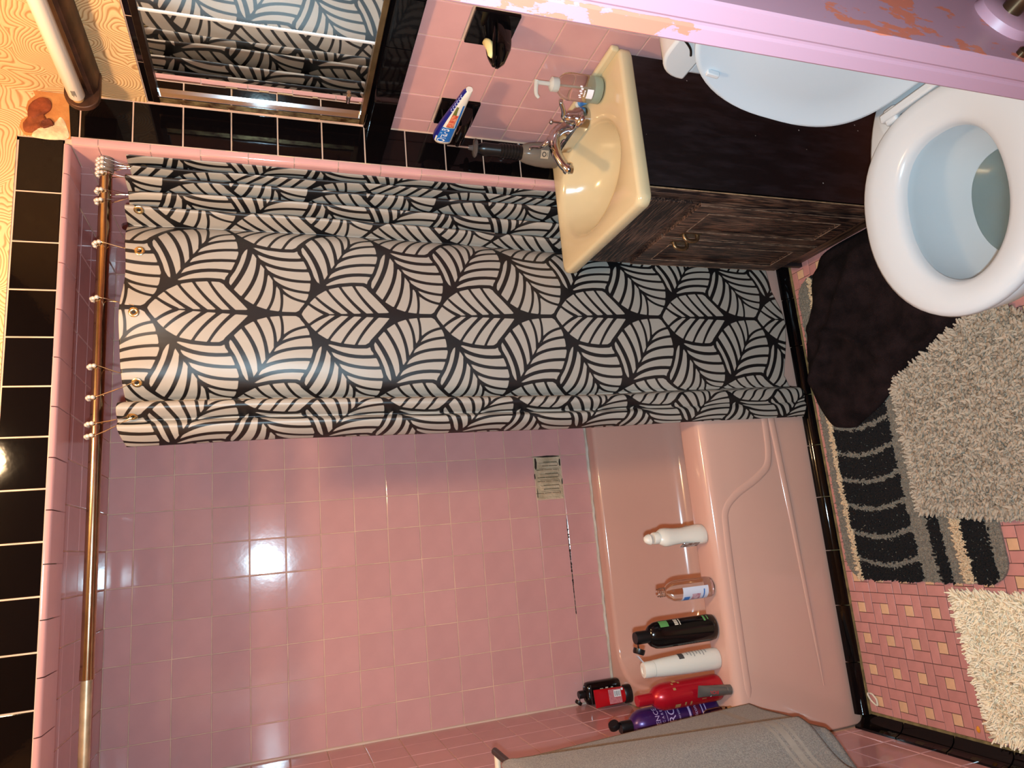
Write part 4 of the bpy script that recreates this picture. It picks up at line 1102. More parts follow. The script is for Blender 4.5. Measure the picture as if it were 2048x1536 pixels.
# ================================================================== TOILET
def toilet():
    cx, cy = 1.20, -1.590
    t = thing('toilet', 'white toilet with raised lid beside the dark vanity', 'toilet', (cx, cy, 0))
    def egg(x0, x1, hw, xc, pf=2.0, pr=2.4, n=64):
        out = []
        for k in range(n):
            a = 2 * PI * k / n; ca, sa = math.cos(a), math.sin(a)
            p = pr if ca > 0 else pf
            x = xc + (x1 - xc if ca > 0 else xc - x0) * math.copysign(abs(ca) ** (2 / p), ca)
            y = hw * math.copysign(abs(sa) ** (2 / p), sa)
            out.append((x - cx, y))
        return out
    def ring(e, z): return [(p[0], p[1], z) for p in e]
    # bowl outside, rim and inside in one skin
    L = [ring(egg(1.03, 1.50, .105, 1.25), 0.001), ring(egg(1.03, 1.50, .105, 1.25), .03), ring(egg(1.02, 1.49, .100, 1.24), .10), ring(egg(.985, 1.47, .115, 1.20), .18), ring(egg(.94, 1.455, .150, 1.16), .26), ring(egg(.918, 1.45, .172, 1.14), .32), ring(egg(.912, 1.45, .177, 1.135), .352), ring(egg(.916, 1.447, .174, 1.135), .368), ring(egg(.926, 1.44, .165, 1.135), .374)]
    L += [ring(egg(.955, 1.275, .120, 1.115), .374), ring(egg(.962, 1.268, .114, 1.115), .366), ring(egg(.960, 1.268, .116, 1.115), .335), ring(egg(.985, 1.252, .098, 1.12), .27), ring(egg(1.03, 1.235, .075, 1.14), .215), ring(egg(1.075, 1.225, .052, 1.155), .165), ring(egg(1.11, 1.21, .035, 1.16), .145)]
    MB().loops(L, cap0=True).build('bowl', M_WHITE, t, smooth=50)
    water = mat('toilet_water', (216, 226, 224), .01, trans=1.0, ior=1.33)
    MB().loops([ring(egg(1.022, 1.238, .079, 1.14), .2235), ring(egg(1.022, 1.238, .079, 1.14), .224)]).build('water', water, t, smooth=30)
    # seat ring
    S = [ring(egg(.908, 1.322, .178, 1.12), .377), ring(egg(.903, 1.326, .182, 1.12), .384), ring(egg(.905, 1.325, .181, 1.12), .394), ring(egg(.913, 1.318, .174, 1.12), .400), ring(egg(.93, 1.30, .150, 1.12), .402), ring(egg(.955, 1.262, .112, 1.11), .397), ring(egg(.963, 1.253, .102, 1.11), .391), ring(egg(.966, 1.250, .098, 1.11), .383), ring(egg(.968, 1.248, .096, 1.11), .377)]
    MB().loops(S + [S[0]], cap0=False, cap1=False).build('seat', M_SEAT, t, smooth=50)
    # hinge bar
    hb = thing_part('hinge', t)
    MB().box(1.327 - cx, 1.345 - cx, -.098, .098, .382, .398).build('hinge_bar', M_SEAT, hb, smooth=30, bevel=.004)
    for y in (-.078, .078): MB().box(1.318 - cx, 1.352 - cx, y - .014, y + .014, .376, .394).build('hinge_post', M_SEAT, hb, smooth=30, bevel=.005)
    # lid leaning on the tank
    lid = thing_part('lid', t); lid.location = (1.352 - cx, 0, .392); lid.rotation_euler = (0, math.radians(-81.5), 0)
    # local x runs from the hinge (0) to the tip (-? ) after the turn upward; local z faces the room
    def legg(s, z):
        out = []
        for k in range(64):
            a = 2 * PI * k / 64; ca, sa = math.cos(a), math.sin(a)
            p = 2.0 if ca > 0 else 3.2
            x = .215 + (.243 if ca > 0 else .205) * s * math.copysign(abs(ca) ** (2 / p), ca)
            y = .190 * s * math.copysign(abs(sa) ** (2 / p), sa); out.append((x, y, z))
        return out
    LL_ = [legg(.985, -.008), legg(1.0, -.004), legg(1.0, .004), legg(.985, .0065), legg(.955, .006), legg(.90, .0), legg(.6, -.001)]
    MB().loops(LL_).build('lid_panel', mat('flash_tinted_lid', (196, 206, 214), .28), lid, smooth=45)  # white plastic with the flash's bluish cast mixed into its colour
    for x, y in ((.372, .120), (.372, -.120)):
        b = MB().box(x - .013, x + .013, y - .0045, y + .0045, .0, .011).build('bumper', M_SEAT, lid, smooth=30, bevel=.002); 
    # tank: round shouldered body and lid
    ty0, ty1 = -.214, .214
    def shape(z0, z1, r, ins=0.0):
        a = ty0 + ins; b_ = ty1 - ins; out = [(a, z0), (b_, z0)]
        for k in range(9):
            q = k / 8 * PI / 2; out.append((b_ - r + r * math.cos(q), z1 - r + r * math.sin(q)))
        for k in range(9):
            q = PI / 2 + k / 8 * PI / 2; out.append((a + r + r * math.cos(q), z1 - r + r * math.sin(q)))
        return out
    MB().prism(shape(.375, .752, .010, .001), 'x', 1.470 - cx, 1.652 - cx).build('tank', M_WHITE, t, smooth=40, bevel=.014, segs=4)
    MB().prism(shape(.756, .832, .070), 'x', 1.455 - cx, 1.656 - cx).build('tank_lid', M_WHITE, t, smooth=40, bevel=.010, segs=3)
    MB().prism([(1.447 - cx + .0, -.12), (1.447 - cx, .12), (1.64 - cx, .14), (1.64 - cx, -.14)], 'z', .30, .378).build('tank_shelf', M_WHITE, t, smooth=30, bevel=.02, segs=4)
    lv = MB().tube(catmull([(1.4545 - cx, .104, .828), (1.4535 - cx, .113, .812), (1.4535 - cx, .127, .795), (1.4540 - cx, .143, .784)], 4), .0024, 8).build('dark_seam_line', mat('seam_dark', (60, 46, 40), .3, .8), t)  # thin dark line added on the tank front for the lid's seam
toilet()
def tank_bottle():
    t = thing('perfume_bottle', 'small clear bottle with dark brown cap on the toilet tank', 'bottle', (1.600, -1.392, .8325))
    MB().lathe([(.0005, 0), (.016, 0), (.018, .002), (.018, .035), (.012, .042), (.009, .044), (.009, .048)], 24, cap1=False).build('glass', M_CLEAR, t, smooth=50)
    MB().lathe([(.010, .046), (.011, .050), (.011, .055)], 20).build('collar', mat('cream_collar', (214, 196, 160), .4), t)
    MB().lathe([(.0125, .055), (.0125, .080), (.0105, .084), (.0005, .0845)], 24).build('cap', mat('brown_cap', (70, 38, 30), .25), t, smooth=50)
tank_bottle()

# ================================================================== TOWEL AND BAR
def towel():
    bz, bxx = 1.075, 0.125
    b = thing('towel_bar', 'dark wall towel bar under the grey towel', 'towel bar', (0.0, -0.765, bz))
    MB().tube([(bxx, .004, 0), (bxx, -.62, 0)], .008, 14).build('bar', mat('dark_bar', (58, 50, 46), .4, .3), b)
    for y in (-.012, -.60):
        MB().tube([(0.001, y, 0), (bxx, y, 0)], .007, 12).build('bracket', mat('bracket_ivory', (222, 200, 170), .4), b)
        MB().tube([(0.001, y, 0), (.010, y, 0)], .020, 20).build('wall_plate', mat('bracket_ivory', (222, 200, 170), .4), b)
    t = thing('bath_towel', 'grey terry bath towel hanging folded over the wall bar', 'towel', (bxx, -1.05, bz))
    ft = mat('grey_terry', (124, 112, 104), .95, rgb2=(158, 146, 134), scale=320, bump=.9, bscale=420, sheen=.3, detail=2)
    fb = mat('towel_band', (160, 148, 136), .8, var=.06, scale=60)
    WY = np.linspace(.99, 1.43, 60); WX = np.interp(WY, [.99, 1.02, 1.05, 1.09, 1.13, 1.17, 1.21, 1.25, 1.30, 1.35, 1.43], [.016, .014, -.006, -.050, -.066, -.058, -.046, -.052, -.066, -.05, -.03])
    WX = np.convolve(np.pad(WX, 3, mode='edge'), np.ones(7) / 7, 'valid')
    prof = []   # (x offset, z, layer) down the back layer, over the bar and down the front
    nB, nF = 70, 74
    V, W = [], []
    ny = 90
    for layer, n in (('back', nB), ('front', nF)):
        pass
    rows = []
    for i in range(nB): rows.append(('b', 1 - i / nB))           # 1 at hem .. 0 at the bar
    for i in range(9): rows.append(('o', i / 8))
    for i in range(1, nF + 1): rows.append(('f', i / nF))
    for kind, p in rows:
        R = []
        for k in range(ny + 1):
            u = k / ny
            if kind == 'b': yf, yn = -0.812 + .056 * p, -1.40
            elif kind == 'f': yf, yn = -0.895 - .105 * p, -1.42
            else: yf, yn = -0.812 - .083 * p, -1.41
            y = yf + (yn - yf) * u
            wave = math.sin((y + 0.95) * 2 * PI / .235 + .6); grow = float(smooth01(p)) if kind != 'o' else 0
            if kind == 'b':
                x = -.014 * (1 - grow) + grow * min(-.010, float(np.interp(-y, WY, WX)) - .016); z = -.012 - p * .680
                if p > .9: z -= .004 * math.sin(y * 40)
            elif kind == 'f':
                x = .014 * (1 - grow) + grow * float(np.interp(-y, WY, WX)); z = -.012 - p * (.648 + .012 * math.sin(y * 14))
            else:
                a = PI - PI * p; x = .014 * math.cos(a); z = -.012 + .018 * math.sin(a) + .004
            R.append((max(x, -bxx + .012), y + 1.05, z))
        rows_out = R; V.append(R)
    mb = MB()
    for j, (kind, p) in enumerate(rows): mb.v += V[j]
    n1 = ny + 1
    for j in range(len(rows) - 1):
        kind, p = rows[j]
        band = kind in 'bf' and (.855 < p < .885 or .905 < p < .912 or .83 < p < .838)
        for k in range(ny):
            mb.f.append((j * n1 + k, j * n1 + k + 1, (j + 1) * n1 + k + 1, (j + 1) * n1 + k)); mb.mi.append(1 if band else 0)
    o = mb.build('towel_cloth', [ft, fb], t, smooth=70)
    so = o.modifiers.new('solid', 'SOLIDIFY'); so.thickness = .007; so.offset = 0
towel()

# ================================================================== RUGS AND CLOTH ON THE FLOOR
def pile_mesh(name, pts, dirs, lens, rad, sides, segs, cols_mat, parent, colidx=None, bend=0.35, taper=0.75, tipround=True):
    # one joined mesh of many short tufts; pts (n,3), dirs (n,3) lean, lens (n), rad (n)
    n = len(pts); V = []; F = []; MI = []
    up = np.array([0, 0, 1.0])
    ks = np.linspace(0, 1, segs + 1)
    ang = np.arange(sides) * 2 * PI / sides
    side = np.cross(dirs, up); side /= (np.linalg.norm(side, axis=1)[:, None] + 1e-9); fwd = np.cross(side, up)
    rings = []
    for k in ks:
        c = pts + up * (lens * k * (1 - .35 * bend * k))[:, None] + dirs * (lens * bend * k * k)[:, None]
        r = rad * (1 - (1 - taper) * k) * (1.0 if k < 1 or not tipround else .55)
        ring = c[:, None, :] + r[:, None, None] * (np.cos(ang)[None, :, None] * side[:, None, :] + np.sin(ang)[None, :, None] * (fwd + 0)[:, None, :])
        rings.append(ring)
    R = np.stack(rings, 1)                       # n, segs+1, sides, 3
    V = R.reshape(-1, 3)
    base = (np.arange(n) * (segs + 1) * sides)[:, None]
    q = []
    for s in range(segs):
        for a in range(sides):
            b = (a + 1) % sides
            q.append([s * sides + a, s * sides + b, (s + 1) * sides + b, (s + 1) * sides + a])
    q = np.array(q)
    quads = (base[:, None, :] + q[None, :, :]).reshape(-1, 4)
    mi = np.repeat(colidx if colidx is not None else np.zeros(n, int), len(q))
    tips = None
    if sides == 4:
        tip = (base + segs * sides + np.arange(4)[None, :]); quads = np.r_[quads, tip]; mi = np.r_[mi, colidx if colidx is not None else np.zeros(n, int)]
    me = bpy.data.meshes.new(name); nf = len(quads)
    me.vertices.add(len(V)); me.vertices.foreach_set('co', V.astype(np.float32).ravel())
    me.loops.add(nf * 4); me.loops.foreach_set('vertex_index', quads.astype(np.int32).ravel())
    me.polygons.add(nf); me.polygons.foreach_set('loop_start', np.arange(nf, dtype=np.int32) * 4)
    me.update(calc_edges=True); me.polygons.foreach_set('use_smooth', np.ones(nf, bool))
    for m in cols_mat: me.materials.append(m)
    me.polygons.foreach_set('material_index', mi.astype(np.int32))
    o = link(name, me, parent); tag(o, kind='stuff'); return o
def inside(poly, x, y):
    ins = np.zeros(x.shape, bool); n = len(poly)
    for i in range(n):
        (x0, y0), (x1, y1) = poly[i], poly[(i + 1) % n]
        c = ((y0 > y) != (y1 > y)) & (x < (x1 - x0) * (y - y0) / (y1 - y0 + 1e-12) + x0); ins ^= c
    return ins

# ---- striped bath rug beneath
RX0, RX1, RY0, RY1 = 0.395, 1.275, -1.252, -0.784
def striped_rug():
    cx, cy = .83, -1.02
    t = thing('bath_rug', 'black and grey striped bath rug with wavy lines', 'rug', (cx, cy, 0.0005))
    out = rrect(RX0 - cx, RX1 - cx, RY0 - cy, RY1 - cy, .055, 8)
    gray = mat('rug_grey', (112, 104, 94), .95, rgb2=(142, 132, 118), scale=180); blk = mat('rug_black', (17, 13, 14), .95, var=.3, scale=160); cream = mat('rug_cream', (212, 184, 150), .95, var=.1, scale=160)
    MB().prism(out, 'z', 0, .006).build('backing', gray, t, smooth=0)
    step = .0042
    gx, gy = np.meshgrid(np.arange(RX0, RX1, step), np.arange(RY0, RY1, step)); gx = gx.ravel() + rng.normal(0, .0014, gx.size); gy = gy.ravel() + rng.normal(0, .0014, gy.size)
    k = inside([(p[0] + cx, p[1] + cy) for p in out], gx, gy); gx, gy = gx[k], gy[k]
    c = np.zeros(len(gx), int)                    # 0 grey 1 black 2 cream
    yy = gy + rng.normal(0, .0018, len(gy)) 
    d = -yy
    d = d + .012 * np.sin((gx - .4) * 5)          # the bands run a little bowed
    c[(d > .822) & (d < .838)] = 2
    fld = (d > .838) & (d < 1.030); c[fld] = 1
    ph = (gx - .452 - .018 * np.sin((d - .838) / .192 * PI) * -1) / .0735
    arc = fld & (np.abs(ph - np.round(ph)) < .105 + rng.normal(0, .02, len(gx))); c[arc] = 0
    c[(d > 1.082) & (d < 1.110)] = 1
    c[(d > 1.142) & (d < 1.168)] = 2
    c[(d > 1.168) & (d < 1.228)] = 1
    n = len(gx)
    lens = np.where(c == 0, .0035, .0085) + rng.random(n) * .002
    lens[arc] = .007
    dirs = np.stack([rng.normal(0, 1, n), rng.normal(0, 1, n), np.zeros(n)], 1); dirs /= np.linalg.norm(dirs, axis=1)[:, None]
    pile_mesh('pile', np.stack([gx - cx, gy - cy, np.full(n, .005)], 1), dirs, lens, np.where(c == 0, .0028, .0036), 4, 2, [gray, blk, cream], t, c, bend=.5, taper=.8)
striped_rug()

# ---- thick shag mats
def shag(name, label, poly, z0, c1, c2, length, rad, step, hang):
    cx = sum(p[0] for p in poly) / len(poly); cy = sum(p[1] for p in poly) / len(poly)
    t = thing(name, label, 'rug', (cx, cy, z0))
    ma = mat(name + '_yarn', c1, .95, rgb2=c2, scale=70, detail=3)
    mb_ = mat(name + '_yarn_dark', tuple(int(v * .86) for v in c1), .95, var=.1, scale=90)
    MB().prism([(p[0] - cx, p[1] - cy) for p in poly], 'z', 0, .005).build('backing', mb_, t, smooth=0)
    xs = [p[0] for p in poly]; ys = [p[1] for p in poly]
    gx, gy = np.meshgrid(np.arange(min(xs), max(xs), step), np.arange(min(ys), max(ys), step)); gx = gx.ravel() + rng.normal(0, step * .3, gx.size); gy = gy.ravel() + rng.normal(0, step * .3, gy.size)
    k = inside(poly, gx, gy); gx, gy = gx[k], gy[k]; n = len(gx)
    dirs = np.stack([rng.normal(0, .55, n) + hang[0], rng.normal(0, .55, n) + hang[1], np.zeros(n)], 1)
    # tufts at the border flop outward
    P = np.array(poly)
    dmin = np.full(n, 9.0); nx = np.zeros(n); ny = np.zeros(n)
    for i in range(len(P)):
        a, b = P[i], P[(i + 1) % len(P)]; e = b - a; ln = np.linalg.norm(e); e = e / ln; nn = np.array([e[1], -e[0]])
        d = np.abs((gx - a[0]) * nn[0] + (gy - a[1]) * nn[1]); w = ((gx - a[0]) * e[0] + (gy - a[1]) * e[1]); ok = (w > -.01) & (w < ln + .01) & (d < dmin)
        s = 1.0 if np.dot(np.array([cx, cy]) - a, nn) < 0 else -1.0
        nx = np.where(ok, nn[0] * s, nx); ny = np.where(ok, nn[1] * s, ny); dmin = np.where(ok, d, dmin)
    edge = np.clip(1 - dmin / .02, 0, 1)
    dirs[:, 0] += nx * edge * 2.2; dirs[:, 1] += ny * edge * 2.2
    dirs /= (np.linalg.norm(dirs, axis=1)[:, None] + 1e-9)
    lens = length * (.75 + .5 * rng.random(n)); bend = .75
    ci = (rng.random(n) < .06).astype(int)
    pile_mesh('pile', np.stack([gx - cx, gy - cy, np.full(n, .003)], 1), dirs, lens, rad * (.8 + .4 * rng.random(n)), 6, 3, [ma, mb_], t, ci, bend=bend, taper=.92)
    return t
shag('grey_shag_mat', 'thick beige grey shag mat lying on the striped rug', [(1.02, -1.36), (0.985, -1.268), (0.893, -1.066), (0.565, -1.064), (0.535, -1.34), (0.53, -1.78), (1.02, -1.80), (1.03, -1.72), (0.93, -1.70), (0.88, -1.60), (0.93, -1.46)], .014, (172, 156, 138), (192, 176, 156), .013, .0050, .0058, (-.15, -.2))
shag('cream_shag_mat', 'cream shag mat on the bare pink floor by the left wall', [(0.372, -1.098), (0.30, -1.106), (0.055, -1.130), (0.050, -1.72), (0.372, -1.72)], .0005, (254, 232, 196), (255, 242, 214), .016, .0036, .0048, (-.2, .1))

# ---- dark cloth dropped over the rug and the toilet's foot
def cloth():
    t = thing('dark_cloth', 'crumpled black brown cloth dropped on the striped rug', 'cloth', (1.05, -1.05, 0.0))
    outline = [(1.324, -.925), (1.290, -.878), (1.235, -.854), (1.190, -.846), (1.130, -.812), (1.045, -.788), (.975, -.778), (.915, -.79), (.862, -.812), (.824, -.838), (.812, -.868), (.806, -.915), (.822, -.955), (.850, -1.015), (.886, -1.068), (.930, -1.130), (.965, -1.20), (1.00, -1.30), (1.06, -1.40), (1.16, -1.46), (1.27, -1.45), (1.318, -1.30), (1.326, -1.10)]
    o2 = catmull(outline, 6, True); n = len(o2)
    cx, cy = 1.05, -1.06
    def hgt(x, y):
        r = .5 * math.sin(x * 24 + y * 9) + .35 * math.sin(y * 31 - x * 12 + 1.2) + .3 * math.sin((x + y) * 47)
        ridge = math.exp(-((x * .62 + y * .78 - (-.03)) / .018) ** 2) * 1.4 + math.exp(-((x * .9 - y * .43 - 1.36) / .02) ** 2) * 1.1 + math.exp(-((x - .985 + .1 * math.sin(y * 9)) / .012) ** 2)
        return max(0.0, .55 + .5 * r) * .016 + ridge * .012
    L = []
    K = 26
    for j in range(K):
        s = 1 - j / K * .995
        R = []
        for k, p in enumerate(o2):
            x = cx + (p[0] - cx) * s; y = cy + (p[1] - cy) * s
            on_rug = 1.0 if (RX0 < x < RX1 and RY0 < y < RY1) else .3
            base = .0155 * on_rug
            lift = hgt(x, y) * float(smooth01((1 - s) / .10)) + .004 * float(smooth01((1 - s) / .03))
            R.append((x - 1.05, y + 1.05, base + .002 + lift))
        L.append(R)
    m = mat('black_brown_terry', (18, 11, 12), .97, rgb2=(36, 25, 26), scale=22, bump=.8, bscale=300, spec=.15)
    L = [[(p[0], p[1], p[2] - .004) for p in L[0]]] + L
    MB().loops(L, cap0=False).build('cloth_sheet', m, t, smooth=75)
cloth()

# ---- litter in the floor corner
def litter():
    t = thing('plastic_loop', 'white plastic loop lying in the floor corner by the tub', 'loop', (.078, -.786, .003))
    P = [(.017 * math.cos(a) * (1 + .15 * math.sin(3 * a)), .009 * math.sin(a), .0015) for a in np.linspace(0, 2 * PI * .93, 22)]
    MB().tube([(x * .7 - y * .75, x * .75 + y * .7, z) for x, y, z in P], .0024, 8).build('loop_strand', mat('loop_white', (226, 214, 192), .5), t)
    t = thing('orange_scrap', 'tiny orange scrap on the floor beside the cream mat', 'scrap', (.064, -1.088, .0005))
    MB().lathe([(.006, 0), (.008, .002), (.005, .005), (.0005, .006)], 9, sy=.55).build('scrap_body', mat('orange_scrap', (236, 148, 40), .5), t)
litter()

# ================================================================== BOTTLES ON THE TUB
RIM = .4012
def flip_cap(t, m, z, r, open_dir, h=.016):
    MB().lathe([(r, z), (r, z + h * .85), (r * .85, z + h), (.0005, z + h)], 22).build('cap', m, t, smooth=40)
    c, s = math.cos(open_dir), math.sin(open_dir)
    o = MB().lathe([(r * .95, 0), (r * .95, .009), (r * .8, .012), (.0005, .012)], 20).build('flip_lid', m, t, smooth=40)
    o.location = (c * (r * 1.25 + .004), s * (r * 1.25 + .004), z + h + .004); o.rotation_euler = (0, 0, 0)
    o.rotation_euler = Vector((c, s, .25)).to_track_quat('Z', 'Y').to_euler()
    return o
def white_lotion():
    t = thing('lotion_bottle', 'white lotion bottle with its flip cap open on the tub rim', 'bottle', (.555, -.690, RIM), .5)
    w = mat('white_bottle', (228, 218, 204), .3, sss=.1)
    MB().lathe([(.0005, 0), (.026, 0), (.029, .004), (.029, .02), (.026, .045), (.0225, .070), (.024, .098), (.0265, .118), (.026, .132), (.019, .144), (.0155, .147)], 36, sy=.72).build('bottle_body', w, t, smooth=60)
    MB().lathe([(.0165, .146), (.0165, .158), (.015, .162), (.0005, .162)], 24).build('cap', w, t, smooth=40)
    o = MB().lathe([(.0005, .018), (.007, .0165), (.013, .009), (.0155, 0), (.013, -.002), (.0005, -.002)], 20, sy=.8).build('flip_lid', w, t, smooth=50); o.location = (-.002, .0, .172); 
    l = MB(); m_ = on_cyl(.0262, .082, .6, sy=.72)
    patch(l, .022, .055, m_); l.build('peeling_label', mat('label_olive', (150, 118, 66), .5, rgb2=(206, 186, 150), scale=60), t, smooth=60)
    c = MB(); P = catmull([(.020, .012, .060), (.030, .016, .050), (.034, .018, .034), (.026, .016, .028)], 5)
    L = [[(p[0], p[1] - .009, p[2]) for p in P], [(p[0] + .003, p[1] + .009, p[2]) for p in P]]
    c.loops(L, closed=False, cap0=False, cap1=False); c.build('label_curl', mat('label_back', (226, 214, 204), .6), t, smooth=60)
    c = MB(); c.box(-.0305, -.0295, -.010, .010, .030, .085); c.build('label_flap', mat('flap_print', (120, 84, 66), .5, rgb2=(206, 196, 190), scale=90), t, smooth=0)
white_lotion()
def clear_bottle():
    t = thing('clear_bottle', 'uncapped clear plastic bottle with blue and pink label', 'bottle', (.412, -.690, RIM), 0)
    MB().lathe([(.0005, 0), (.020, 0), (.026, .005), (.0275, .014), (.0275, .105), (.026, .120), (.020, .134), (.0125, .141), (.0105, .146), (.0105, .168)], 36, cap1=False, cap0=True).build('bottle_body', M_CLEAR, t, smooth=60)
    p = []
    for k in range(3): z = .147 + k * .006; p += [(.0105, z), (.0122, z + .002), (.0105, z + .004)]
    MB().lathe(p, 22, cap0=False, cap1=False).build('neck_thread', M_CLEAR, t, smooth=40)
    a0 = -PI / 2 - .55
    l = MB(); patch(l, .046, .080, on_cyl(.0277, .066, a0), 12, 3); l.build('label', mat('label_pale', (214, 214, 226), .5), t, smooth=60)
    l = MB(); patch(l, .014, .018, on_cyl(.0280, .092, a0 - .35)); patch(l, .03, .004, on_cyl(.0280, .040, a0)); l.build('label_print', mat('label_blue', (70, 122, 190), .5), t, smooth=60)
    l = MB(); patch(l, .020, .026, on_cyl(.0280, .064, a0 - .2)); l.build('label_print', mat('label_pink', (176, 112, 130), .5, rgb2=(220, 190, 196), scale=120), t, smooth=60)
clear_bottle()
def black_shampoo():
    t = thing('shampoo_bottle', 'large black shampoo bottle with green label and open cap', 'bottle', (.305, -.680, RIM), 0)
    b = mat('gloss_black_plastic', (12, 10, 11), .14)
    MB().lathe([(.0005, 0), (.026, 0), (.033, .006), (.035, .020), (.035, .170), (.033, .188), (.026, .202), (.018, .209)], 40, sy=.72).build('bottle_body', b, t, smooth=60)
    m = mat('matt_black_cap', (18, 16, 17), .35)
    MB().lathe([(.0165, .207), (.0165, .240), (.0150, .246), (.0005, .246)], 26).build('cap', m, t, smooth=40)
    o = MB().lathe([(.0155, -.004), (.0155, .006), (.0135, .010), (.0005, .010)], 20).build('flip_lid', m, t, smooth=40)
    o.location = (-.030, -.004, .240); o.rotation_euler = (0, -1.2, 0); MB().box(-.028, -.012, -.006, .0, .240, .2415).build('lid_hinge', m, t, smooth=0)
    g = MB(); patch(g, .020, .026, on_cyl(.0353, .165, -.62, sy=.72)); patch(g, .018, .006, on_cyl(.0353, .040, -.60, sy=.72)); patch(g, .014, .003, on_cyl(.0353, .029, -.58, sy=.72))
    g.build('label_print', mat('label_green', (92, 146, 82), .5), t, smooth=60)
    w = MB()
    for k in range(4): patch(w, .004, .011, on_cyl(.0353, .128, -.86 + k * .16, sy=.72))
    patch(w, .02, .003, on_cyl(.0353, .117, -.62, sy=.72)); w.build('label_print', mat('label_cream', (206, 190, 170), .5), t, smooth=60)
black_shampoo()
def white_tube():
    t = thing('conditioner_bottle', 'tall white tapered bottle with grey printed label', 'bottle', (.222, -.672, RIM), 0)
    w = MATS['white_bottle']
    MB().lathe([(.0005, 0), (.026, 0), (.028, .004), (.0285, .02), (.0275, .09), (.0235, .170), (.0215, .198)], 36, sy=.75).build('bottle_body', w, t, smooth=60)
    MB().lathe([(.0210, .199), (.0205, .224), (.019, .229), (.010, .230), (.008, .228), (.0005, .228)], 30, sy=.8).build('cap', w, t, smooth=40)
    o = MB().box(-.001, .001, -.006, .006, 0, .022).build('hang_tag', mat('tag_grey', (196, 196, 204), .5), t, smooth=0); o.location = (.020, .004, .226); o.rotation_euler = (0, .9, 0)
    g = MB(); patch(g, .022, .016, on_cyl(.0262, .118, -.45, sy=.75)); g.build('label_print', mat('label_charcoal', (78, 72, 70), .5), t, smooth=60)
    g = MB()
    for k in range(7): patch(g, .014 + .006 * (k % 3), .0022, on_cyl(.0284, .098 - k * .0095, -.40, sy=.75))
    g.build('label_print', mat('label_grey', (140, 130, 124), .5), t, smooth=60)
white_tube()
def red_bottle():
    t = thing('red_bottle', 'metallic red bottle with narrow red cap between white and purple bottles', 'bottle', (.146, -.655, RIM), 0)
    r = mat('pearl_red', (176, 16, 34), .30, .25, coat=.3)
    MB().lathe([(.0005, 0), (.031, 0), (.034, .005), (.0345, .02), (.0345, .160), (.033, .178), (.027, .194), (.018, .204), (.0135, .207)], 40).build('bottle_body', r, t, smooth=60)
    MB().lathe([(.0150, .206), (.0145, .246), (.0135, .249), (.0005, .249)], 26).build('cap', r, t, smooth=40)
    g = MB()
    for a, z, w, h in ((-.20, .140, .012, .012), (-.95, .150, .006, .008), (-2.25, .145, .012, .016), (-2.15, .122, .010, .005), (-2.2, .105, .012, .005), (-2.0, .066, .002, .014), (-.5, .150, .006, .006), (-.45, .130, .006, .006)):
        patch(g, w, h, on_cyl(.0347, z, a))
    g.build('label_print', mat('label_gold', (206, 168, 112), .35, .5), t, smooth=60)
red_bottle()
def purple_bottle():
    t = thing('purple_bottle', 'large pearly purple bottle with black flip cap beside the towel', 'bottle', (.080, -.618, RIM), 0)
    r = mat('pearl_purple', (62, 30, 90), .30, .35, coat=.3)
    R = .0375
    MB().lathe([(.0005, 0), (.034, 0), (.037, .005), (R, .02), (R, .205), (.036, .225), (.029, .243), (.019, .254), (.014, .257)], 44).build('bottle_body', r, t, smooth=60)
    m = MATS['matt_black_cap']
    MB().lathe([(.0160, .256), (.0160, .282), (.0145, .287), (.0005, .287)], 26).build('cap', m, t, smooth=40)
    o = MB().lathe([(.0150, -.004), (.0150, .006), (.013, .010), (.0005, .010)], 20).build('flip_lid', m, t, smooth=40); o.location = (.006, .004, .302); o.rotation_euler = (.25, 1.1, 0)
    a0 = -1.15
    l = MB()
    lp = mat('lilac_print', (186, 160, 196), .4)
    for tx, sz, z, da in (('UENCE', .019, .192, 0), ('• C A R E', .010, .176, 0), ('RO', .030, .148, .1), ('keratin', .010, .128, 0)):
        q = MB(); text_on(q, tx, sz, on_cyl(R + .0003, z, a0 + da)); tag(q.build('lettering', lp, t, smooth=0), kind='stuff')
    for z, h, w in ((.164, .0012, .060), (.095, .006, .040), (.056, .003, .036), (.045, .003, .03)):
        patch(l, w, h, on_cyl(R + .0003, z, a0), 14, 1)
    l.build('print_lines', mat('lilac_print', (186, 160, 196), .4), t, smooth=0)
    l = MB(); patch(l, .062, .026, on_cyl(R + .0002, .074, a0), 16, 2); l.build('label_band', mat('wine_band', (92, 20, 46), .4), t, smooth=60)
    l = MB(); text_on(l, 'silicone', .014, on_cyl(R + .0006, .076, a0)); l.build('lettering', mat('lilac_print', (186, 160, 196), .4), t, smooth=0)
purple_bottle()
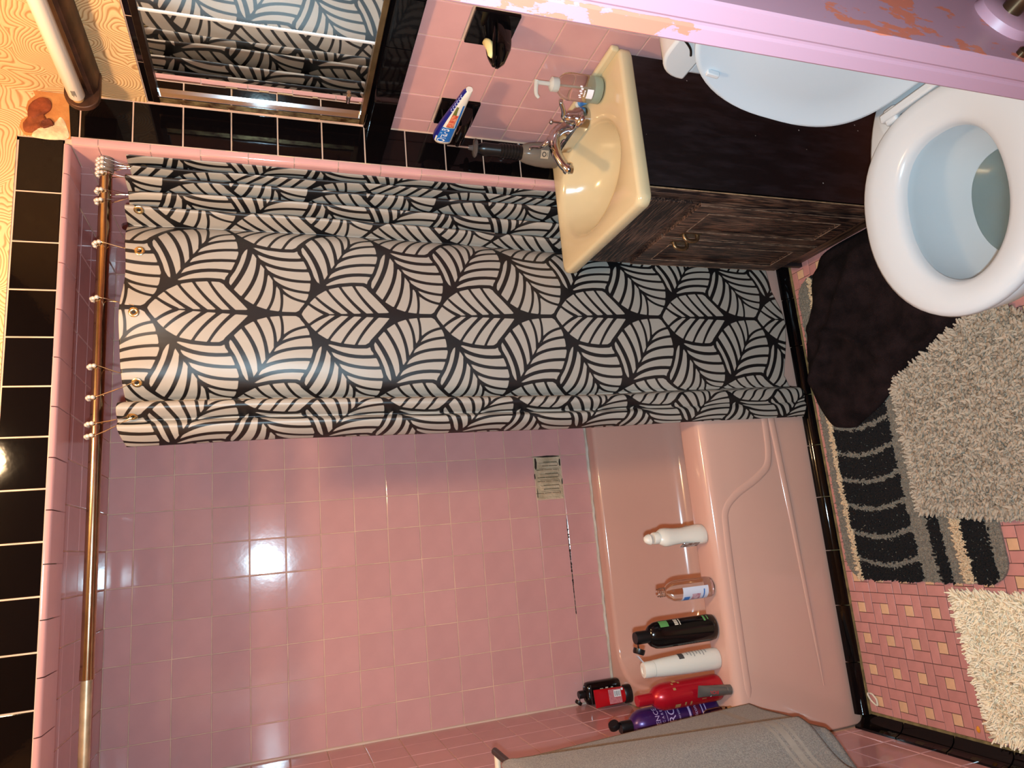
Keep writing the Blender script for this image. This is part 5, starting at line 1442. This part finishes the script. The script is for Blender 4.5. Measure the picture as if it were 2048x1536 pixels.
def grey_tube():
    t = thing('cream_tube', 'small silver grey tube with red lettering leaning on the red bottle', 'tube', (.148, -.712, RIM), 0)
    t.rotation_euler = (-.10, 0.05, -.25)
    g = mat('silver_plastic', (120, 112, 106), .3, .5)
    MB().lathe([(.0125, 0), (.0125, .013), (.0115, .014)], 26).build('cap', mat('ribbed_grey_cap', (112, 104, 98), .4, .4), t, smooth=30)
    L = []
    for z, a, b_ in ((.014, .0125, .0125), (.018, .0135, .0135), (.05, .0140, .0110), (.075, .0150, .006), (.088, .0160, .0012), (.094, .0160, .0010)):
        L.append([(a * math.cos(q), b_ * math.sin(q), z) for q in np.linspace(0, 2 * PI, 29)[:-1]])
    MB().loops(L).build('tube_body', g, t, smooth=60)
    def fn(x, y): return (y + .002, -.0128 + .00015 * (x + .02) * 100 * .5 + .003 * ((.058 + x) - .05) / .025, .058 + x)
    l = MB(); text_on(l, 'BOW', .013, lambda x, y: (-y + .001, -.0125 + max(0, (x + .008)) * .28, .056 + x)); l.build('lettering', mat('tube_red', (206, 40, 44), .4), t, smooth=0)
    l = MB(); text_on(l, 'F', .010, lambda x, y: (-y - .008, -.0085 + max(0, (x + .008)) * .2, .060 + x)); l.build('lettering', mat('tube_pale', (190, 190, 186), .4), t, smooth=0)
grey_tube()
def vial():
    t = thing('clear_vial', 'clear slim tube with gold cap standing before the purple bottle', 'tube', (.098, -.703, RIM), 0)
    MB().lathe([(.0085, 0), (.0085, .014), (.007, .015)], 20).build('cap', mat('gold_cap', (206, 176, 128), .22, 1.0), t, smooth=40)
    MB().lathe([(.007, .015), (.0105, .020), (.0105, .070), (.008, .080), (.0005, .082)], 20).build('vial_body', M_CLEAR, t, smooth=50)
    MB().lathe([(.004, .030), (.004, .062)], 12).build('inner_wand', mat('wand_plum', (110, 60, 66), .4), t)
vial()
def green_clip():
    t = thing('hair_clip', 'small green plastic clip on the tub rim by the towel', 'clip', (.060, -.690, RIM))
    MB().tube(catmull([(-.022, 0, .004), (-.008, -.004, .007), (.008, -.004, .007), (.022, 0, .004)], 4), [.002] + [.0042] * 11 + [.002], 8).build('clip_body', mat('green_plastic', (96, 116, 92), .4), t)
green_clip()
def corner_black():
    t = thing('body_wash_bottle', 'flat black bottle with open cap in the back corner of the tub', 'bottle', (.040, -.038, RIM), 0.0)
    b = MATS['gloss_black_plastic']
    MB().lathe([(.0005, 0), (.033, 0), (.036, .004), (.037, .02), (.037, .110), (.035, .122), (.022, .130), (.014, .132)], 40, sy=.62, power=3.2).build('bottle_body', b, t, smooth=60)
    MB().lathe([(.0130, .131), (.0130, .150), (.012, .153), (.0005, .153)], 22).build('cap', MATS['matt_black_cap'], t, smooth=40)
    o = MB().lathe([(.0125, -.003), (.0125, .005), (.0105, .008), (.0005, .008)], 18).build('flip_lid', MATS['matt_black_cap'], t, smooth=40); o.location = (-.021, -.004, .156); o.rotation_euler = (0, -.9, 0); MB().box(-.020, -.008, -.006, -.001, .151, .1525).build('lid_hinge', MATS['matt_black_cap'], t, smooth=0)
    l = MB()
    for k, (w, h) in enumerate(((.010, .008), (.013, .010), (.010, .012))): patch(l, w, h, lambda x, y, k=k: (.010 + y * 0 + x, -.0236, .035 + k * .020 + y))
    l.build('label_print', mat('label_ivory', (206, 196, 180), .5), t, smooth=0)
    MB().box(-.032, .030, -.0238, -.0232, .1145, .1155).build('label_line', mat('label_line', (96, 88, 86), .4), t, smooth=0)
corner_black()
def red_tube():
    t = thing('red_tube', 'red squeeze tube with barcode standing on its black cap', 'tube', (.040, -.128, RIM), 0.15)
    MB().lathe([(.0005, 0), (.028, 0), (.0295, .004), (.0295, .024), (.026, .027), (.0005, .027)], 30, sy=.62).build('cap', MATS['matt_black_cap'], t, smooth=40)
    L = []
    for z, a, b_ in ((.027, .024, .016), (.034, .0255, .0165), (.07, .0265, .0125), (.11, .0275, .006), (.128, .028, .0015), (.134, .028, .0012)):
        L.append([(a * math.copysign(abs(math.cos(q)) ** .8, math.cos(q)), b_ * math.sin(q), z) for q in np.linspace(0, 2 * PI, 33)[:-1]])
    MB().loops(L).build('tube_body', mat('glossy_red_tube', (178, 14, 26), .25), t, smooth=60)
    def fy(z): return -float(np.interp(z, [.034, .07, .11, .128], [.0165, .0125, .006, .0015])) - .0006
    l = MB(); patch(l, .044, .044, lambda x, y: (x, fy(.064 + y), .064 + y), 4, 6); l.build('label_panel', mat('label_rose', (176, 96, 104), .5, rgb2=(196, 122, 126), scale=160), t, smooth=0)
    l = MB(); patch(l, .021, .024, lambda x, y: (.008 + x, fy(.056 + y) - .0005, .056 + y), 4, 6); patch(l, .007, .007, lambda x, y: (.019 + x, fy(.038 + y) - .0006, .038 + y), 2, 2); l.build('barcode_field', mat('white_ink', (245, 244, 244), .4), t, smooth=0)
    l = MB()
    for k, w in enumerate((.0010, .0006, .0014, .0006, .001, .0016, .0006, .001, .0012)):
        zc = .046 + k * .0024; patch(l, .016, w, lambda x, y, zc=zc: (.0075 + x, fy(zc + y) - .0009, zc + y), 2, 1)
    l.build('barcode', mat('barcode_black', (20, 18, 18), .5), t, smooth=0)
red_tube()
